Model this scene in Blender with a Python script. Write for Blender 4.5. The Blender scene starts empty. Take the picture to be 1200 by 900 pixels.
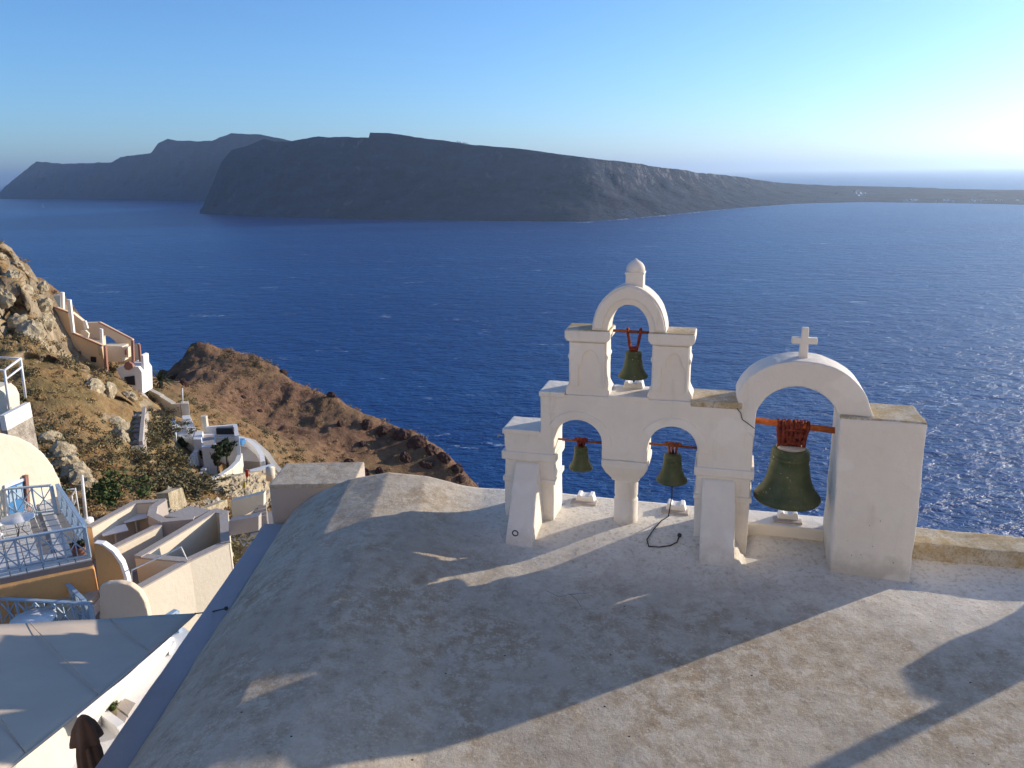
import bpy, bmesh, math, random
import numpy as np
from mathutils import Vector, Matrix
random.seed(7)
SC = bpy.context.scene
COL = SC.collection
R = math.radians

# ------------------------------------------------------------------ camera
F_PX, PITCH, ROLL, EYE = 901.0, R(15.3), R(0.95), Vector((0, 0, 4.0))
fw = Vector((0, math.cos(PITCH), -math.sin(PITCH)))
r0 = Vector((1, 0, 0)); u0 = r0.cross(fw)
RT = r0 * math.cos(ROLL) - u0 * math.sin(ROLL)
UP = u0 * math.cos(ROLL) + r0 * math.sin(ROLL)
cd = bpy.data.cameras.new('camera')
cam = bpy.data.objects.new('camera', cd); COL.objects.link(cam)
cam.matrix_world = Matrix(((RT.x, UP.x, -fw.x, EYE.x), (RT.y, UP.y, -fw.y, EYE.y), (RT.z, UP.z, -fw.z, EYE.z), (0, 0, 0, 1)))
cd.sensor_fit = 'HORIZONTAL'; cd.sensor_width = 36.0; cd.lens = 36.0 * F_PX / 1200.0
cd.clip_start = 0.05; cd.clip_end = 200000
SC.camera = cam

# ------------------------------------------------------------------ light, sky, exposure
SUN_AZ, SUN_EL = R(63.3), R(13.4)
w = bpy.data.worlds.new('World'); SC.world = w; w.use_nodes = True
nt = w.node_tree; nt.nodes.clear()
sky = nt.nodes.new('ShaderNodeTexSky'); sky.sky_type = 'NISHITA'; sky.sun_disc = False
sky.sun_elevation = SUN_EL; sky.sun_rotation = SUN_AZ
sky.altitude = 100; sky.air_density = 0.9; sky.dust_density = 0.5; sky.ozone_density = 5.8
bg = nt.nodes.new('ShaderNodeBackground'); bg.inputs['Strength'].default_value = 0.12
wo = nt.nodes.new('ShaderNodeOutputWorld')
nt.links.new(sky.outputs[0], bg.inputs[0]); nt.links.new(bg.outputs[0], wo.inputs[0])
sl = bpy.data.lights.new('sun', 'SUN'); sl.energy = 3.35; sl.angle = R(0.53); sl.color = (1.0, 0.87, 0.70)
so = bpy.data.objects.new('sun', sl); COL.objects.link(so)
SUNV = Vector((math.sin(SUN_AZ) * math.cos(SUN_EL), math.cos(SUN_AZ) * math.cos(SUN_EL), math.sin(SUN_EL)))
so.rotation_euler = SUNV.to_track_quat('Z', 'Y').to_euler(); so.location = SUNV * 60
SC.view_settings.view_transform = 'Standard'; SC.view_settings.look = 'None'
SC.view_settings.gamma = 1.0; SC.view_settings.exposure = 0.92
SC.render.engine = 'CYCLES'
SC.cycles.use_denoising = True
SC.cycles.volume_step_rate = 4; SC.cycles.max_bounces = 6; SC.cycles.volume_bounces = 0

# ------------------------------------------------------------------ helpers
def ray(px, py): return fw + RT * ((px - 600) / F_PX) + UP * ((450 - py) / F_PX)
def atz(px, py, z):
    d = ray(px, py); return EYE + d * ((z - EYE.z) / d.z)
def aty(px, py, y):
    d = ray(px, py); return EYE + d * ((y - EYE.y) / d.y)

def hash3(i, j, k, s):
    n = (i * 374761393 + j * 668265263 + k * 2147483647 + s * 974634541) & 0xffffffff
    n = ((n ^ (n >> 13)) * 1274126177) & 0xffffffff
    n = ((n ^ (n >> 16)) * 2246822519) & 0xffffffff
    return ((n ^ (n >> 15)) & 0xffff) / 65535.0
def vnoise(P, s=0):
    P = np.asarray(P, float); I = np.floor(P).astype(np.int64); f = P - I; f = f * f * (3 - 2 * f)
    o = 0
    for a in (0, 1):
        for b in (0, 1):
            for c in (0, 1):
                wgt = (f[:, 0] if a else 1 - f[:, 0]) * (f[:, 1] if b else 1 - f[:, 1]) * (f[:, 2] if c else 1 - f[:, 2])
                o = o + wgt * hash3(I[:, 0] + a, I[:, 1] + b, I[:, 2] + c, s)
    return o * 2 - 1
def fbm(P, octs=5, s=0, gain=0.5, ridge=False):
    P = np.asarray(P, float); o = 0; a = 1.0; t = 0
    for k in range(octs):
        n = vnoise(P * (2.03 ** k) + 17.3 * k, s + k)
        if ridge: n = 1 - 2 * np.abs(n)
        o = o + a * n; t += a; a *= gain
    return o / t

def wmat(o):
    m = o.matrix_basis.copy(); p = o.parent
    while p: m = p.matrix_basis @ m; p = p.parent
    return m
def put(name, me, mat, parent=None, local=False):
    if mat is not None: me.materials.append(mat)
    o = bpy.data.objects.new(name, me); COL.objects.link(o)
    if parent is not None:
        if not local: me.transform(wmat(parent).inverted())
        o.parent = parent
    return o
def from_bm(name, bm, mat, parent=None, local=False, smooth=False):
    bmesh.ops.recalc_face_normals(bm, faces=bm.faces)
    me = bpy.data.meshes.new(name); bm.to_mesh(me); bm.free()
    if smooth:
        for p in me.polygons: p.use_smooth = True
    return put(name, me, mat, parent, local)
def tag(o, label=None, cat=None, group=None, kind=None):
    if label: o['label'] = label
    if cat: o['category'] = cat
    if group: o['group'] = group
    if kind: o['kind'] = kind
    return o
def empty(name, loc, label, cat, rz=0, group=None):
    o = bpy.data.objects.new(name, None); COL.objects.link(o)
    o.location = loc; o.rotation_euler = (0, 0, rz); o.empty_display_size = 0.1
    return tag(o, label, cat, group)
def dup(root, loc, rz=0, label=None, scale=None):
    r = root.copy(); COL.objects.link(r); r.location = loc; r.rotation_euler = (0, 0, rz)
    if scale: r.scale = scale
    if label: r['label'] = label
    for ch in root.children:
        c = ch.copy(); COL.objects.link(c); c.parent = r
        for g in ch.children:
            d = g.copy(); COL.objects.link(d); d.parent = c
    return r
def bevel(o, wd=0.012, seg=2):
    m = o.modifiers.new('bevel', 'BEVEL'); m.width = wd; m.segments = seg; m.limit_method = 'ANGLE'; m.angle_limit = R(40)
    return o
_tx = {}
def tex(size):
    if size not in _tx:
        t = bpy.data.textures.new('lumps', 'CLOUDS'); t.noise_scale = size; t.noise_depth = 3; _tx[size] = t
    return _tx[size]
def plastered(o, vox=0.014, amp=0.008, size=0.25, smooth=3):
    m = o.modifiers.new('remesh', 'REMESH'); m.mode = 'VOXEL'; m.voxel_size = vox; m.use_smooth_shade = True
    m = o.modifiers.new('smooth', 'SMOOTH'); m.iterations = smooth; m.factor = 0.5
    m = o.modifiers.new('lumps', 'DISPLACE'); m.texture = tex(size); m.strength = amp; m.mid_level = 0.5
    if amp > 0: m.texture_coords = 'GLOBAL'
    return o

def box_bm(bm, c, s, rz=0, rx=0, ry=0):
    r = bmesh.ops.create_cube(bm, size=1)
    M = Matrix.Translation(c) @ Matrix.Rotation(rz, 4, 'Z') @ Matrix.Rotation(ry, 4, 'Y') @ Matrix.Rotation(rx, 4, 'X') @ Matrix.Diagonal((s[0], s[1], s[2], 1))
    bmesh.ops.transform(bm, matrix=M, verts=r['verts'])
def box(name, c, s, mat, parent=None, rz=0, local=False, bv=0.0, rx=0, ry=0):
    bm = bmesh.new(); box_bm(bm, c, s, rz, rx, ry); o = from_bm(name, bm, mat, parent, local)
    if bv: bevel(o, bv)
    return o
def ext_bm(bm, pts, axis_fn0, axis_fn1):
    a = [bm.verts.new(axis_fn0(p)) for p in pts]; b = [bm.verts.new(axis_fn1(p)) for p in pts]
    n = len(pts)
    bm.faces.new(a); bm.faces.new(b[::-1])
    for i in range(n): bm.faces.new((a[i], b[i], b[(i + 1) % n], a[(i + 1) % n]))
def slab(name, pts, d0, d1, mat, parent, local=True):
    """outline in the x-z plane extruded along y"""
    bm = bmesh.new(); ext_bm(bm, pts, lambda p: (p[0], d0, p[1]), lambda p: (p[0], d1, p[1]))
    return from_bm(name, bm, mat, parent, local)
def prism_bm(bm, pts, z0, z1):
    z1f = (lambda i: z1[i]) if isinstance(z1, (list, tuple)) else (lambda i: z1)
    z0f = (lambda i: z0[i]) if isinstance(z0, (list, tuple)) else (lambda i: z0)
    a = [bm.verts.new((p[0], p[1], z0f(i))) for i, p in enumerate(pts)]
    b = [bm.verts.new((p[0], p[1], z1f(i))) for i, p in enumerate(pts)]
    n = len(pts); bm.faces.new(a[::-1]); bm.faces.new(b)
    for i in range(n): bm.faces.new((a[i], a[(i + 1) % n], b[(i + 1) % n], b[i]))
def prism(name, pts, z0, z1, mat, parent=None, bv=0.0):
    bm = bmesh.new(); prism_bm(bm, pts, z0, z1); o = from_bm(name, bm, mat, parent)
    if bv: bevel(o, bv)
    return o
def tube_bm(bm, pts, rad, n=8, cap=True):
    pts = [Vector(p) for p in pts]; rings = []
    rr = rad if isinstance(rad, (list, tuple)) else [rad] * len(pts)
    for i, p in enumerate(pts):
        t = (pts[min(i + 1, len(pts) - 1)] - pts[max(i - 1, 0)]).normalized()
        a = t.cross(Vector((0, 0, 1)))
        if a.length < 1e-3: a = Vector((1, 0, 0))
        a.normalize(); b = t.cross(a)
        rings.append([bm.verts.new(p + (a * math.cos(2 * math.pi * k / n) + b * math.sin(2 * math.pi * k / n)) * rr[i]) for k in range(n)])
    for i in range(len(rings) - 1):
        for k in range(n): bm.faces.new((rings[i][k], rings[i][(k + 1) % n], rings[i + 1][(k + 1) % n], rings[i + 1][k]))
    if cap: bm.faces.new(rings[0][::-1]); bm.faces.new(rings[-1])
def tube(name, pts, rad, mat, parent=None, n=8, local=False):
    bm = bmesh.new(); tube_bm(bm, pts, rad, n); return from_bm(name, bm, mat, parent, local, smooth=True)
def lathe_bm(bm, prof, c=(0, 0, 0), n=32, sy=1.0):
    rings = []
    for r, z in prof:
        rings.append([bm.verts.new((c[0] + max(r, 1e-4) * math.cos(2 * math.pi * k / n), c[1] + sy * max(r, 1e-4) * math.sin(2 * math.pi * k / n), c[2] + z)) for k in range(n)])
    for i in range(len(rings) - 1):
        for k in range(n): bm.faces.new((rings[i][k], rings[i][(k + 1) % n], rings[i + 1][(k + 1) % n], rings[i + 1][k]))
    bm.faces.new(rings[0][::-1]); bm.faces.new(rings[-1])
def lathe(name, prof, c, mat, parent=None, n=32, local=False):
    bm = bmesh.new(); lathe_bm(bm, prof, c, n); return from_bm(name, bm, mat, parent, local, smooth=True)
def grid_mesh(name, X, Y, Z, mat, parent=None, smooth=True):
    h, wd = X.shape
    v = np.stack([X, Y, Z], -1).reshape(-1, 3)
    idx = np.arange(h * wd).reshape(h, wd)
    f = np.stack([idx[:-1, :-1], idx[:-1, 1:], idx[1:, 1:], idx[1:, :-1]], -1).reshape(-1, 4)
    me = bpy.data.meshes.new(name); me.from_pydata(v.tolist(), [], f.tolist()); me.update()
    if smooth: me.polygons.foreach_set('use_smooth', [True] * len(me.polygons))
    return put(name, me, mat, parent)

# ------------------------------------------------------------------ materials
def newmat(name):
    m = bpy.data.materials.new(name); m.use_nodes = True
    t = m.node_tree; t.nodes.clear()
    out = t.nodes.new('ShaderNodeOutputMaterial'); p = t.nodes.new('ShaderNodeBsdfPrincipled')
    t.links.new(p.outputs[0], out.inputs[0]); p.inputs['Specular IOR Level'].default_value = 0.3
    return m, t, p
def coords(t, kind='Object'):
    return t.nodes.new('ShaderNodeTexCoord').outputs[kind]
def noise(t, vec, scale, detail=4, rough=0.55, stretch=None):
    if stretch:
        mp = t.nodes.new('ShaderNodeMapping'); mp.inputs['Scale'].default_value = stretch
        t.links.new(vec, mp.inputs[0]); vec = mp.outputs[0]
    n = t.nodes.new('ShaderNodeTexNoise'); n.inputs['Scale'].default_value = scale
    n.inputs['Detail'].default_value = detail; n.inputs['Roughness'].default_value = rough
    t.links.new(vec, n.inputs['Vector']); return n.outputs['Fac']
def ramp(t, fac, stops):
    r = t.nodes.new('ShaderNodeValToRGB'); e = r.color_ramp.elements
    while len(e) < len(stops): e.new(0.5)
    for k, (p, c) in enumerate(stops):
        e[k].position = p; e[k].color = (c[0], c[1], c[2], 1) if not isinstance(c, (int, float)) else (c, c, c, 1)
    t.links.new(fac, r.inputs[0]); return r.outputs[0]
def mix(t, fac, a, b, mode='MIX'):
    m = t.nodes.new('ShaderNodeMix'); m.data_type = 'RGBA'; m.blend_type = mode
    for s, v in ((m.inputs[0], fac), (m.inputs[6], a), (m.inputs[7], b)):
        if hasattr(v, 'is_linked') or hasattr(v, 'links'): t.links.new(v, s)
        elif isinstance(v, (int, float)): s.default_value = v
        else: s.default_value = (v[0], v[1], v[2], 1)
    return m.outputs[2]
def bump(t, p, h, dist=0.01, st=0.6, prev=None):
    b = t.nodes.new('ShaderNodeBump'); b.inputs['Distance'].default_value = dist; b.inputs['Strength'].default_value = st
    t.links.new(h, b.inputs['Height'])
    if prev: t.links.new(prev, b.inputs['Normal'])
    t.links.new(b.outputs[0], p.inputs['Normal']); return b.outputs[0]
def plaster(name, col, dirt=(0.35, 0.28, 0.2), amt=0.35, sc=1.0, rough=0.85, bmp=0.5):
    m, t, p = newmat(name); v = coords(t)
    n1 = noise(t, v, 1.3 * sc, 6, 0.6); n2 = noise(t, v, 9 * sc, 6, 0.65); n3 = noise(t, v, 70 * sc, 3, 0.6)
    c = mix(t, ramp(t, n1, [(0.35, 0.0), (0.75, amt)]), col, dirt)
    c = mix(t, ramp(t, n2, [(0.5, 0.0), (0.72, amt * 0.7)]), c, [x * 0.8 for x in col])
    c = mix(t, ramp(t, n3, [(0.66, 0.0), (0.78, amt)]), c, dirt)
    t.links.new(c, p.inputs['Base Color']); p.inputs['Roughness'].default_value = rough
    b = bump(t, p, n2, 0.02 / sc, bmp); bump(t, p, n3, 0.004 / sc, bmp, b)
    return m
def plain(name, col, rough=0.6, metal=0.0, var=0.15, sc=8.0):
    m, t, p = newmat(name); v = coords(t); n = noise(t, v, sc, 5, 0.6)
    c = mix(t, ramp(t, n, [(0.3, 0.0), (0.7, 1.0)]), [x * (1 - var) for x in col], [min(1, x * (1 + var)) for x in col])
    t.links.new(c, p.inputs['Base Color']); p.inputs['Roughness'].default_value = rough; p.inputs['Metallic'].default_value = metal
    bump(t, p, n, 0.01, 0.15); return m

M = {}
M['white'] = plaster('white plaster', (0.80, 0.76, 0.70), (0.50, 0.43, 0.34), 0.30)
def tower_white():
    m = plaster('limewashed tower', (0.80, 0.745, 0.665), (0.50, 0.42, 0.32), 0.30); t = m.node_tree; p = [n for n in t.nodes if n.type == 'BSDF_PRINCIPLED'][0]
    old = p.inputs['Base Color'].links[0].from_socket; v = coords(t); sp = t.nodes.new('ShaderNodeSeparateXYZ'); t.links.new(v, sp.inputs[0])
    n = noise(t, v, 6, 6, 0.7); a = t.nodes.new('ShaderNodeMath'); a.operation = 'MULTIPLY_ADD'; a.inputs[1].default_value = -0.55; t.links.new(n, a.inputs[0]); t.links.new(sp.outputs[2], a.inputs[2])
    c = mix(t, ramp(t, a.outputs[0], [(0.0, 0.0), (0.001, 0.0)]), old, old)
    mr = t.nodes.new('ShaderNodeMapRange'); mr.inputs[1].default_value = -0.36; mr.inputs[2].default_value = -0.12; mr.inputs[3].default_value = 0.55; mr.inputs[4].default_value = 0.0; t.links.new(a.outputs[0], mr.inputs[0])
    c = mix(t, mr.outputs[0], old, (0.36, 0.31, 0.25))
    s_ = noise(t, v, 3.0, 6, 0.65, (2.2, 2.2, 0.35)); c = mix(t, ramp(t, s_, [(0.58, 0.0), (0.74, 0.4)]), c, (0.52, 0.46, 0.38))
    pt = noise(t, v, 2.0, 2, 0.4); c = mix(t, ramp(t, pt, [(0.60, 0.0), (0.63, 0.45)]), c, (0.84, 0.80, 0.73))
    t.links.new(c, p.inputs['Base Color']); return m
M['white'] = tower_white()
M['white2'] = plaster('clean whitewash', (0.82, 0.80, 0.77), (0.62, 0.58, 0.52), 0.25)
M['cream'] = plaster('cream plaster', (0.74, 0.66, 0.52), (0.5, 0.42, 0.3), 0.25, 0.7)
M['pinkcream'] = plaster('pink cream plaster', (0.78, 0.62, 0.45), (0.6, 0.46, 0.32), 0.2, 0.7)
M['ochre'] = plaster('ochre plaster', (0.66, 0.37, 0.15), (0.5, 0.29, 0.13), 0.3, 0.7)
M['sand'] = plaster('sand plaster', (0.72, 0.52, 0.32), (0.6, 0.43, 0.26), 0.35, 0.4)
M['greyplaster'] = plaster('grey plaster', (0.46, 0.40, 0.35), (0.3, 0.26, 0.22), 0.3, 0.7)
M['greyfloor'] = plaster('grey floor', (0.24, 0.23, 0.23), (0.17, 0.16, 0.15), 0.3, 0.7)

ED = Vector((math.sin(R(16.0)), math.cos(R(16.0)), 0)); TO = Vector((1.35, 8.45, 0)) - ED * 0.37
def make_roof():
    m, t, p = newmat('weathered roof plaster'); v = coords(t)
    big = noise(t, v, 0.55, 5, 0.6); mid = noise(t, v, 3.2, 8, 0.68); fine = noise(t, v, 20, 6, 0.7); grit = noise(t, v, 110, 3, 0.7)
    streak = noise(t, v, 2.2, 6, 0.6, (1.8, 0.55, 1))
    patch = noise(t, v, 1.1, 4, 0.55); worn = noise(t, v, 7, 9, 0.75)
    c = mix(t, ramp(t, patch, [(0.36, 0.0), (0.62, 1.0)]), (0.37, 0.285, 0.19), (0.45, 0.38, 0.29))
    c = mix(t, ramp(t, mid, [(0.46, 0.0), (0.60, 0.7)]), c, (0.50, 0.43, 0.33))
    c = mix(t, ramp(t, worn, [(0.52, 0.0), (0.555, 0.85)]), c, (0.53, 0.465, 0.37))
    c = mix(t, ramp(t, worn, [(0.38, 0.5), (0.455, 0.0)]), c, (0.23, 0.17, 0.11))
    crumb = noise(t, v, 34, 5, 0.75)
    c = mix(t, ramp(t, crumb, [(0.57, 0.0), (0.63, 0.75)]), c, (0.61, 0.545, 0.44))
    c = mix(t, ramp(t, crumb, [(0.34, 0.5), (0.42, 0.0)]), c, (0.22, 0.165, 0.11))
    c = mix(t, ramp(t, streak, [(0.50, 0.0), (0.66, 0.5)]), c, (0.50, 0.445, 0.365))
    c = mix(t, ramp(t, big, [(0.50, 0.0), (0.68, 0.45)]), c, (0.33, 0.27, 0.20))
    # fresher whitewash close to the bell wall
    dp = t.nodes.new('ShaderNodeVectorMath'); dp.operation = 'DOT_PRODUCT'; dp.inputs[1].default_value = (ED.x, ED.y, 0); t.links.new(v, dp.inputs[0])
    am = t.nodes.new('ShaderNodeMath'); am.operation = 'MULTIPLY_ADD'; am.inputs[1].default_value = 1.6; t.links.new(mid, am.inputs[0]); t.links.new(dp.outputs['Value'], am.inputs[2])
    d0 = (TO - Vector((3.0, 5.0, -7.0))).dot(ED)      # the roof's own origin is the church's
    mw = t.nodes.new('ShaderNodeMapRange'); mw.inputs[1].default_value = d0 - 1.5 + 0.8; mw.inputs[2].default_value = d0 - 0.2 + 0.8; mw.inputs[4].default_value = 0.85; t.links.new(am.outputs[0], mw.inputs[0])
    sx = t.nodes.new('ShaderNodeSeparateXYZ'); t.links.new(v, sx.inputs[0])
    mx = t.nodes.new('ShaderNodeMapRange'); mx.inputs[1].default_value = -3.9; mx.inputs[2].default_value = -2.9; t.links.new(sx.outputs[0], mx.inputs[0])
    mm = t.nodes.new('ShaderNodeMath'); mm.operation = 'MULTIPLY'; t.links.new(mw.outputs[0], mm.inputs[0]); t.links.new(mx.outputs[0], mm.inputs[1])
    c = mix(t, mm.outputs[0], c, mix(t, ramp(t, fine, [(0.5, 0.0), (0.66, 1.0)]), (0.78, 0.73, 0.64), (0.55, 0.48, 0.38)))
    c = mix(t, ramp(t, fine, [(0.63, 0.0), (0.72, 0.5)]), c, (0.18, 0.14, 0.10))
    c = mix(t, ramp(t, grit, [(0.65, 0.0), (0.74, 0.55)]), c, (0.14, 0.11, 0.08))
    t.links.new(c, p.inputs['Base Color']); p.inputs['Roughness'].default_value = 0.92
    b = bump(t, p, mid, 0.03, 0.5); b = bump(t, p, fine, 0.012, 0.7, b); bump(t, p, grit, 0.004, 0.8, b)
    return m
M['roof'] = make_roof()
def make_lichen():
    m, t, p = newmat('lichen stained plaster top'); v = coords(t)
    a = noise(t, v, 5, 7, 0.7); f = noise(t, v, 45, 4, 0.7)
    c = mix(t, ramp(t, a, [(0.36, 0.0), (0.6, 1.0)]), (0.60, 0.54, 0.44), (0.42, 0.31, 0.16))
    c = mix(t, ramp(t, f, [(0.5, 0.0), (0.65, 0.8)]), c, (0.27, 0.21, 0.13))
    t.links.new(c, p.inputs['Base Color']); p.inputs['Roughness'].default_value = 0.95
    bump(t, p, f, 0.008, 0.7); return m
M['lichen'] = make_lichen()
def make_bronze():
    m, t, p = newmat('green bronze'); v = coords(t)
    a = noise(t, v, 6, 6, 0.65); f = noise(t, v, 38, 3, 0.5); s = noise(t, v, 5, 5, 0.6, (3, 3, 0.6))
    c = mix(t, ramp(t, a, [(0.35, 0.0), (0.65, 1.0)]), (0.055, 0.075, 0.035), (0.095, 0.105, 0.052))
    c = mix(t, ramp(t, s, [(0.55, 0.0), (0.7, 0.5)]), c, (0.13, 0.125, 0.07))
    c = mix(t, ramp(t, f, [(0.69, 0.0), (0.73, 0.8)]), c, (0.5, 0.47, 0.4))
    t.links.new(c, p.inputs['Base Color']); p.inputs['Roughness'].default_value = 0.55; p.inputs['Metallic'].default_value = 0.25
    bump(t, p, a, 0.01, 0.25); return m
M['bronze'] = make_bronze()
def make_rust(name, a_, b_):
    m, t, p = newmat(name); v = coords(t); a = noise(t, v, 22, 6, 0.7)
    c = mix(t, ramp(t, a, [(0.35, 0.0), (0.65, 1.0)]), a_, b_)
    t.links.new(c, p.inputs['Base Color']); p.inputs['Roughness'].default_value = 0.85; bump(t, p, a, 0.012, 0.8); return m
M['rust'] = make_rust('rusty iron', (0.13, 0.035, 0.015), (0.30, 0.10, 0.035))
M['rope'] = make_rust('rust red rope', (0.10, 0.016, 0.010), (0.26, 0.05, 0.026))
M['redwood'] = make_rust('red painted timber', (0.33, 0.07, 0.018), (0.50, 0.14, 0.035))
M['darkrope'] = plain('dark cord', (0.05, 0.045, 0.04), 0.9)
M['iron'] = plain('dark iron', (0.05, 0.05, 0.05), 0.5, 0.6)

def make_sea():
    m, t, p = newmat('deep blue sea water'); v = coords(t)
    w1 = noise(t, v, 0.045, 4, 0.55, (1, 1.6, 1)); w2 = noise(t, v, 0.22, 5, 0.6, (0.8, 1.5, 1)); w3 = noise(t, v, 1.1, 4, 0.6)
    foam = noise(t, v, 0.035, 3, 0.5, (0.6, 1.5, 1)); f2 = noise(t, v, 0.35, 4, 0.7, (0.5, 1.6, 1))
    mm = t.nodes.new('ShaderNodeMath'); mm.operation = 'MULTIPLY'; t.links.new(foam, mm.inputs[0]); t.links.new(f2, mm.inputs[1])
    c = mix(t, ramp(t, w2, [(0.3, 0.0), (0.7, 1.0)]), (0.001, 0.027, 0.115), (0.003, 0.070, 0.27))
    lane = noise(t, v, 0.006, 4, 0.55, (0.35, 1.4, 1)); c = mix(t, ramp(t, lane, [(0.42, 0.0), (0.62, 0.55)]), c, (0.008, 0.085, 0.25))
    c = mix(t, ramp(t, mm.outputs[0], [(0.385, 0.0), (0.43, 0.85)]), c, (0.6, 0.65, 0.7))
    t.links.new(c, p.inputs['Base Color']); p.inputs['Roughness'].default_value = 0.30
    p.inputs['IOR'].default_value = 1.33; p.inputs['Specular IOR Level'].default_value = 0.38
    b = bump(t, p, w1, 5.0, 1.0); b = bump(t, p, w2, 2.4, 1.0, b); bump(t, p, w3, 0.12, 1.0, b)
    return m
M['sea'] = make_sea()
def make_island():
    m, t, p = newmat('dark volcanic cliff'); v = coords(t)
    a = noise(t, v, 0.012, 7, 0.65, (1, 1, 2.5)); b_ = noise(t, v, 0.02, 6, 0.7, (1.2, 1.2, 0.35)); big = noise(t, v, 0.004, 4, 0.5)
    c = mix(t, ramp(t, a, [(0.35, 0.0), (0.68, 1.0)]), (0.010, 0.017, 0.036), (0.040, 0.052, 0.082))
    c = mix(t, ramp(t, b_, [(0.60, 0.0), (0.74, 0.6)]), c, (0.20, 0.17, 0.145))
    c = mix(t, ramp(t, big, [(0.5, 0.0), (0.7, 0.4)]), c, (0.05, 0.042, 0.03))
    sp = t.nodes.new('ShaderNodeSeparateXYZ'); t.links.new(v, sp.inputs[0])
    pm = noise(t, v, 0.03, 6, 0.75, (1.6, 0.6, 0.4))
    mx = t.nodes.new('ShaderNodeMapRange'); mx.inputs[1].default_value = 120; mx.inputs[2].default_value = 420; t.links.new(sp.outputs[0], mx.inputs[0])
    mz = t.nodes.new('ShaderNodeMapRange'); mz.inputs[1].default_value = -70; mz.inputs[2].default_value = -15; t.links.new(sp.outputs[2], mz.inputs[0])
    mu = t.nodes.new('ShaderNodeMath'); mu.operation = 'MULTIPLY'; t.links.new(mx.outputs[0], mu.inputs[0]); t.links.new(mz.outputs[0], mu.inputs[1])
    m2 = t.nodes.new('ShaderNodeMath'); m2.operation = 'MULTIPLY'; t.links.new(mu.outputs[0], m2.inputs[0]); t.links.new(ramp(t, pm, [(0.52, 0.0), (0.60, 0.55)]), m2.inputs[1])
    c = mix(t, m2.outputs[0], c, (0.34, 0.30, 0.26))
    t.links.new(c, p.inputs['Base Color']); p.inputs['Roughness'].default_value = 1.0; p.inputs['Specular IOR Level'].default_value = 0.1
    bump(t, p, a, 30, 1.0); return m
M['island'] = make_island()

# ------------------------------------------------------------------ sea, far land, haze
SEA = -110.0
rs = [0, 60, 150, 400, 1000, 3000, 9000, 25000, 60000]; nn = 96
bm = bmesh.new(); prev = None; ctr = bm.verts.new((0, 0, SEA))
for r_ in rs[1:]:
    ring = [bm.verts.new((r_ * math.cos(2 * math.pi * k / nn), r_ * math.sin(2 * math.pi * k / nn), SEA)) for k in range(nn)]
    for k in range(nn):
        if prev is None: bm.faces.new((ctr, ring[k], ring[(k + 1) % nn]))
        else: bm.faces.new((prev[k], ring[k], ring[(k + 1) % nn], prev[(k + 1) % nn]))
    prev = ring
tag(from_bm('sea', bm, M['sea']), kind='structure')

def island(name, shore, crest, setback, back, seed, rough=26, talus=0.4):
    """shore / crest: photo outlines; shore gives distance on the water, crest the height at that distance + setback"""
    sx = [p[0] for p in shore]; sy = [p[1] for p in shore]; cx = [p[0] for p in crest]; cy = [p[1] for p in crest]
    px = np.arange(max(sx[0], cx[0]), min(sx[-1], cx[-1]) + .1, 2.0)
    ker = np.ones(15) / 15
    SY = np.convolve(np.pad(np.interp(px, sx, sy), 7, 'edge'), ker, 'valid')
    SB = np.convolve(np.pad(np.interp(px, cx, setback) if isinstance(setback, (list, tuple)) else px * 0 + setback, 7, 'edge'), ker, 'valid')
    T = np.concatenate([np.linspace(-0.06, 1, 26), [1.25, 1.6, 2.2, 3.0]])
    n, k = len(px), len(T); P = np.zeros((k, n, 3))
    for i, x in enumerate(px):
        s = atz(x, SY[i], SEA); D = math.hypot(s.x, s.y); hd = Vector((s.x / D, s.y / D, 0))
        sb = SB[i]
        d = ray(x, np.interp(x, cx, cy)); t_ = (D + sb) / math.hypot(d.x, d.y); c = EYE + d * t_
        H = c.z - SEA
        for j, u in enumerate(T):
            if u <= 1:
                q = max(u, 0); f = (1 - talus) * q + talus * q ** 2.2; z = SEA + H * f if u >= 0 else SEA + H * u * 1.2
                pos = s + hd * sb * u
            else:
                q = (u - 1) / 2.0; z = c.z - (H + 12) * q ** 1.15 * 1.0; pos = s + hd * (sb + back * q)
            P[j, i] = (pos.x, pos.y, z)
    sl = P.reshape(-1, 3); amp = rough * np.repeat(np.clip(np.minimum(1.2 * T + 0.1, np.where(T <= 1, 1.6 - 1.45 * T, 0.15)), 0.08, 1), n)
    g = fbm(sl * np.array([1 / 110, 1 / 110, 1 / 420]), 6, seed, 0.55, True)
    g2 = fbm(sl / 38.0, 4, seed + 9)
    hdv = sl[:, :2] / np.linalg.norm(sl[:, :2], axis=1)[:, None]
    sl[:, :2] += hdv * (amp * (1.9 * g + 1.1 * g2))[:, None]
    up = np.repeat(np.clip(T, 0, 1) * (T <= 1.01), n); sl[:, 2] += up * 0.12 * rough * fbm(sl / 60.0, 4, seed + 3)
    P = sl.reshape(k, n, 3)
    return tag(grid_mesh(name, P[:, :, 0], P[:, :, 1], P[:, :, 2], M['island'], None, True), kind='structure')
island('far_hills',
       [(-30, 234), (0, 233), (100, 234), (237, 236), (420, 240)],
       [(-30, 238), (0, 226), (8, 219), (50, 189), (62, 190), (80, 192), (138, 190), (148, 184), (185, 179), (194, 168), (206, 163), (222, 165), (256, 165), (280, 156), (310, 157), (345, 164), (420, 178)],
       420, 900, 3, 46)
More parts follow.
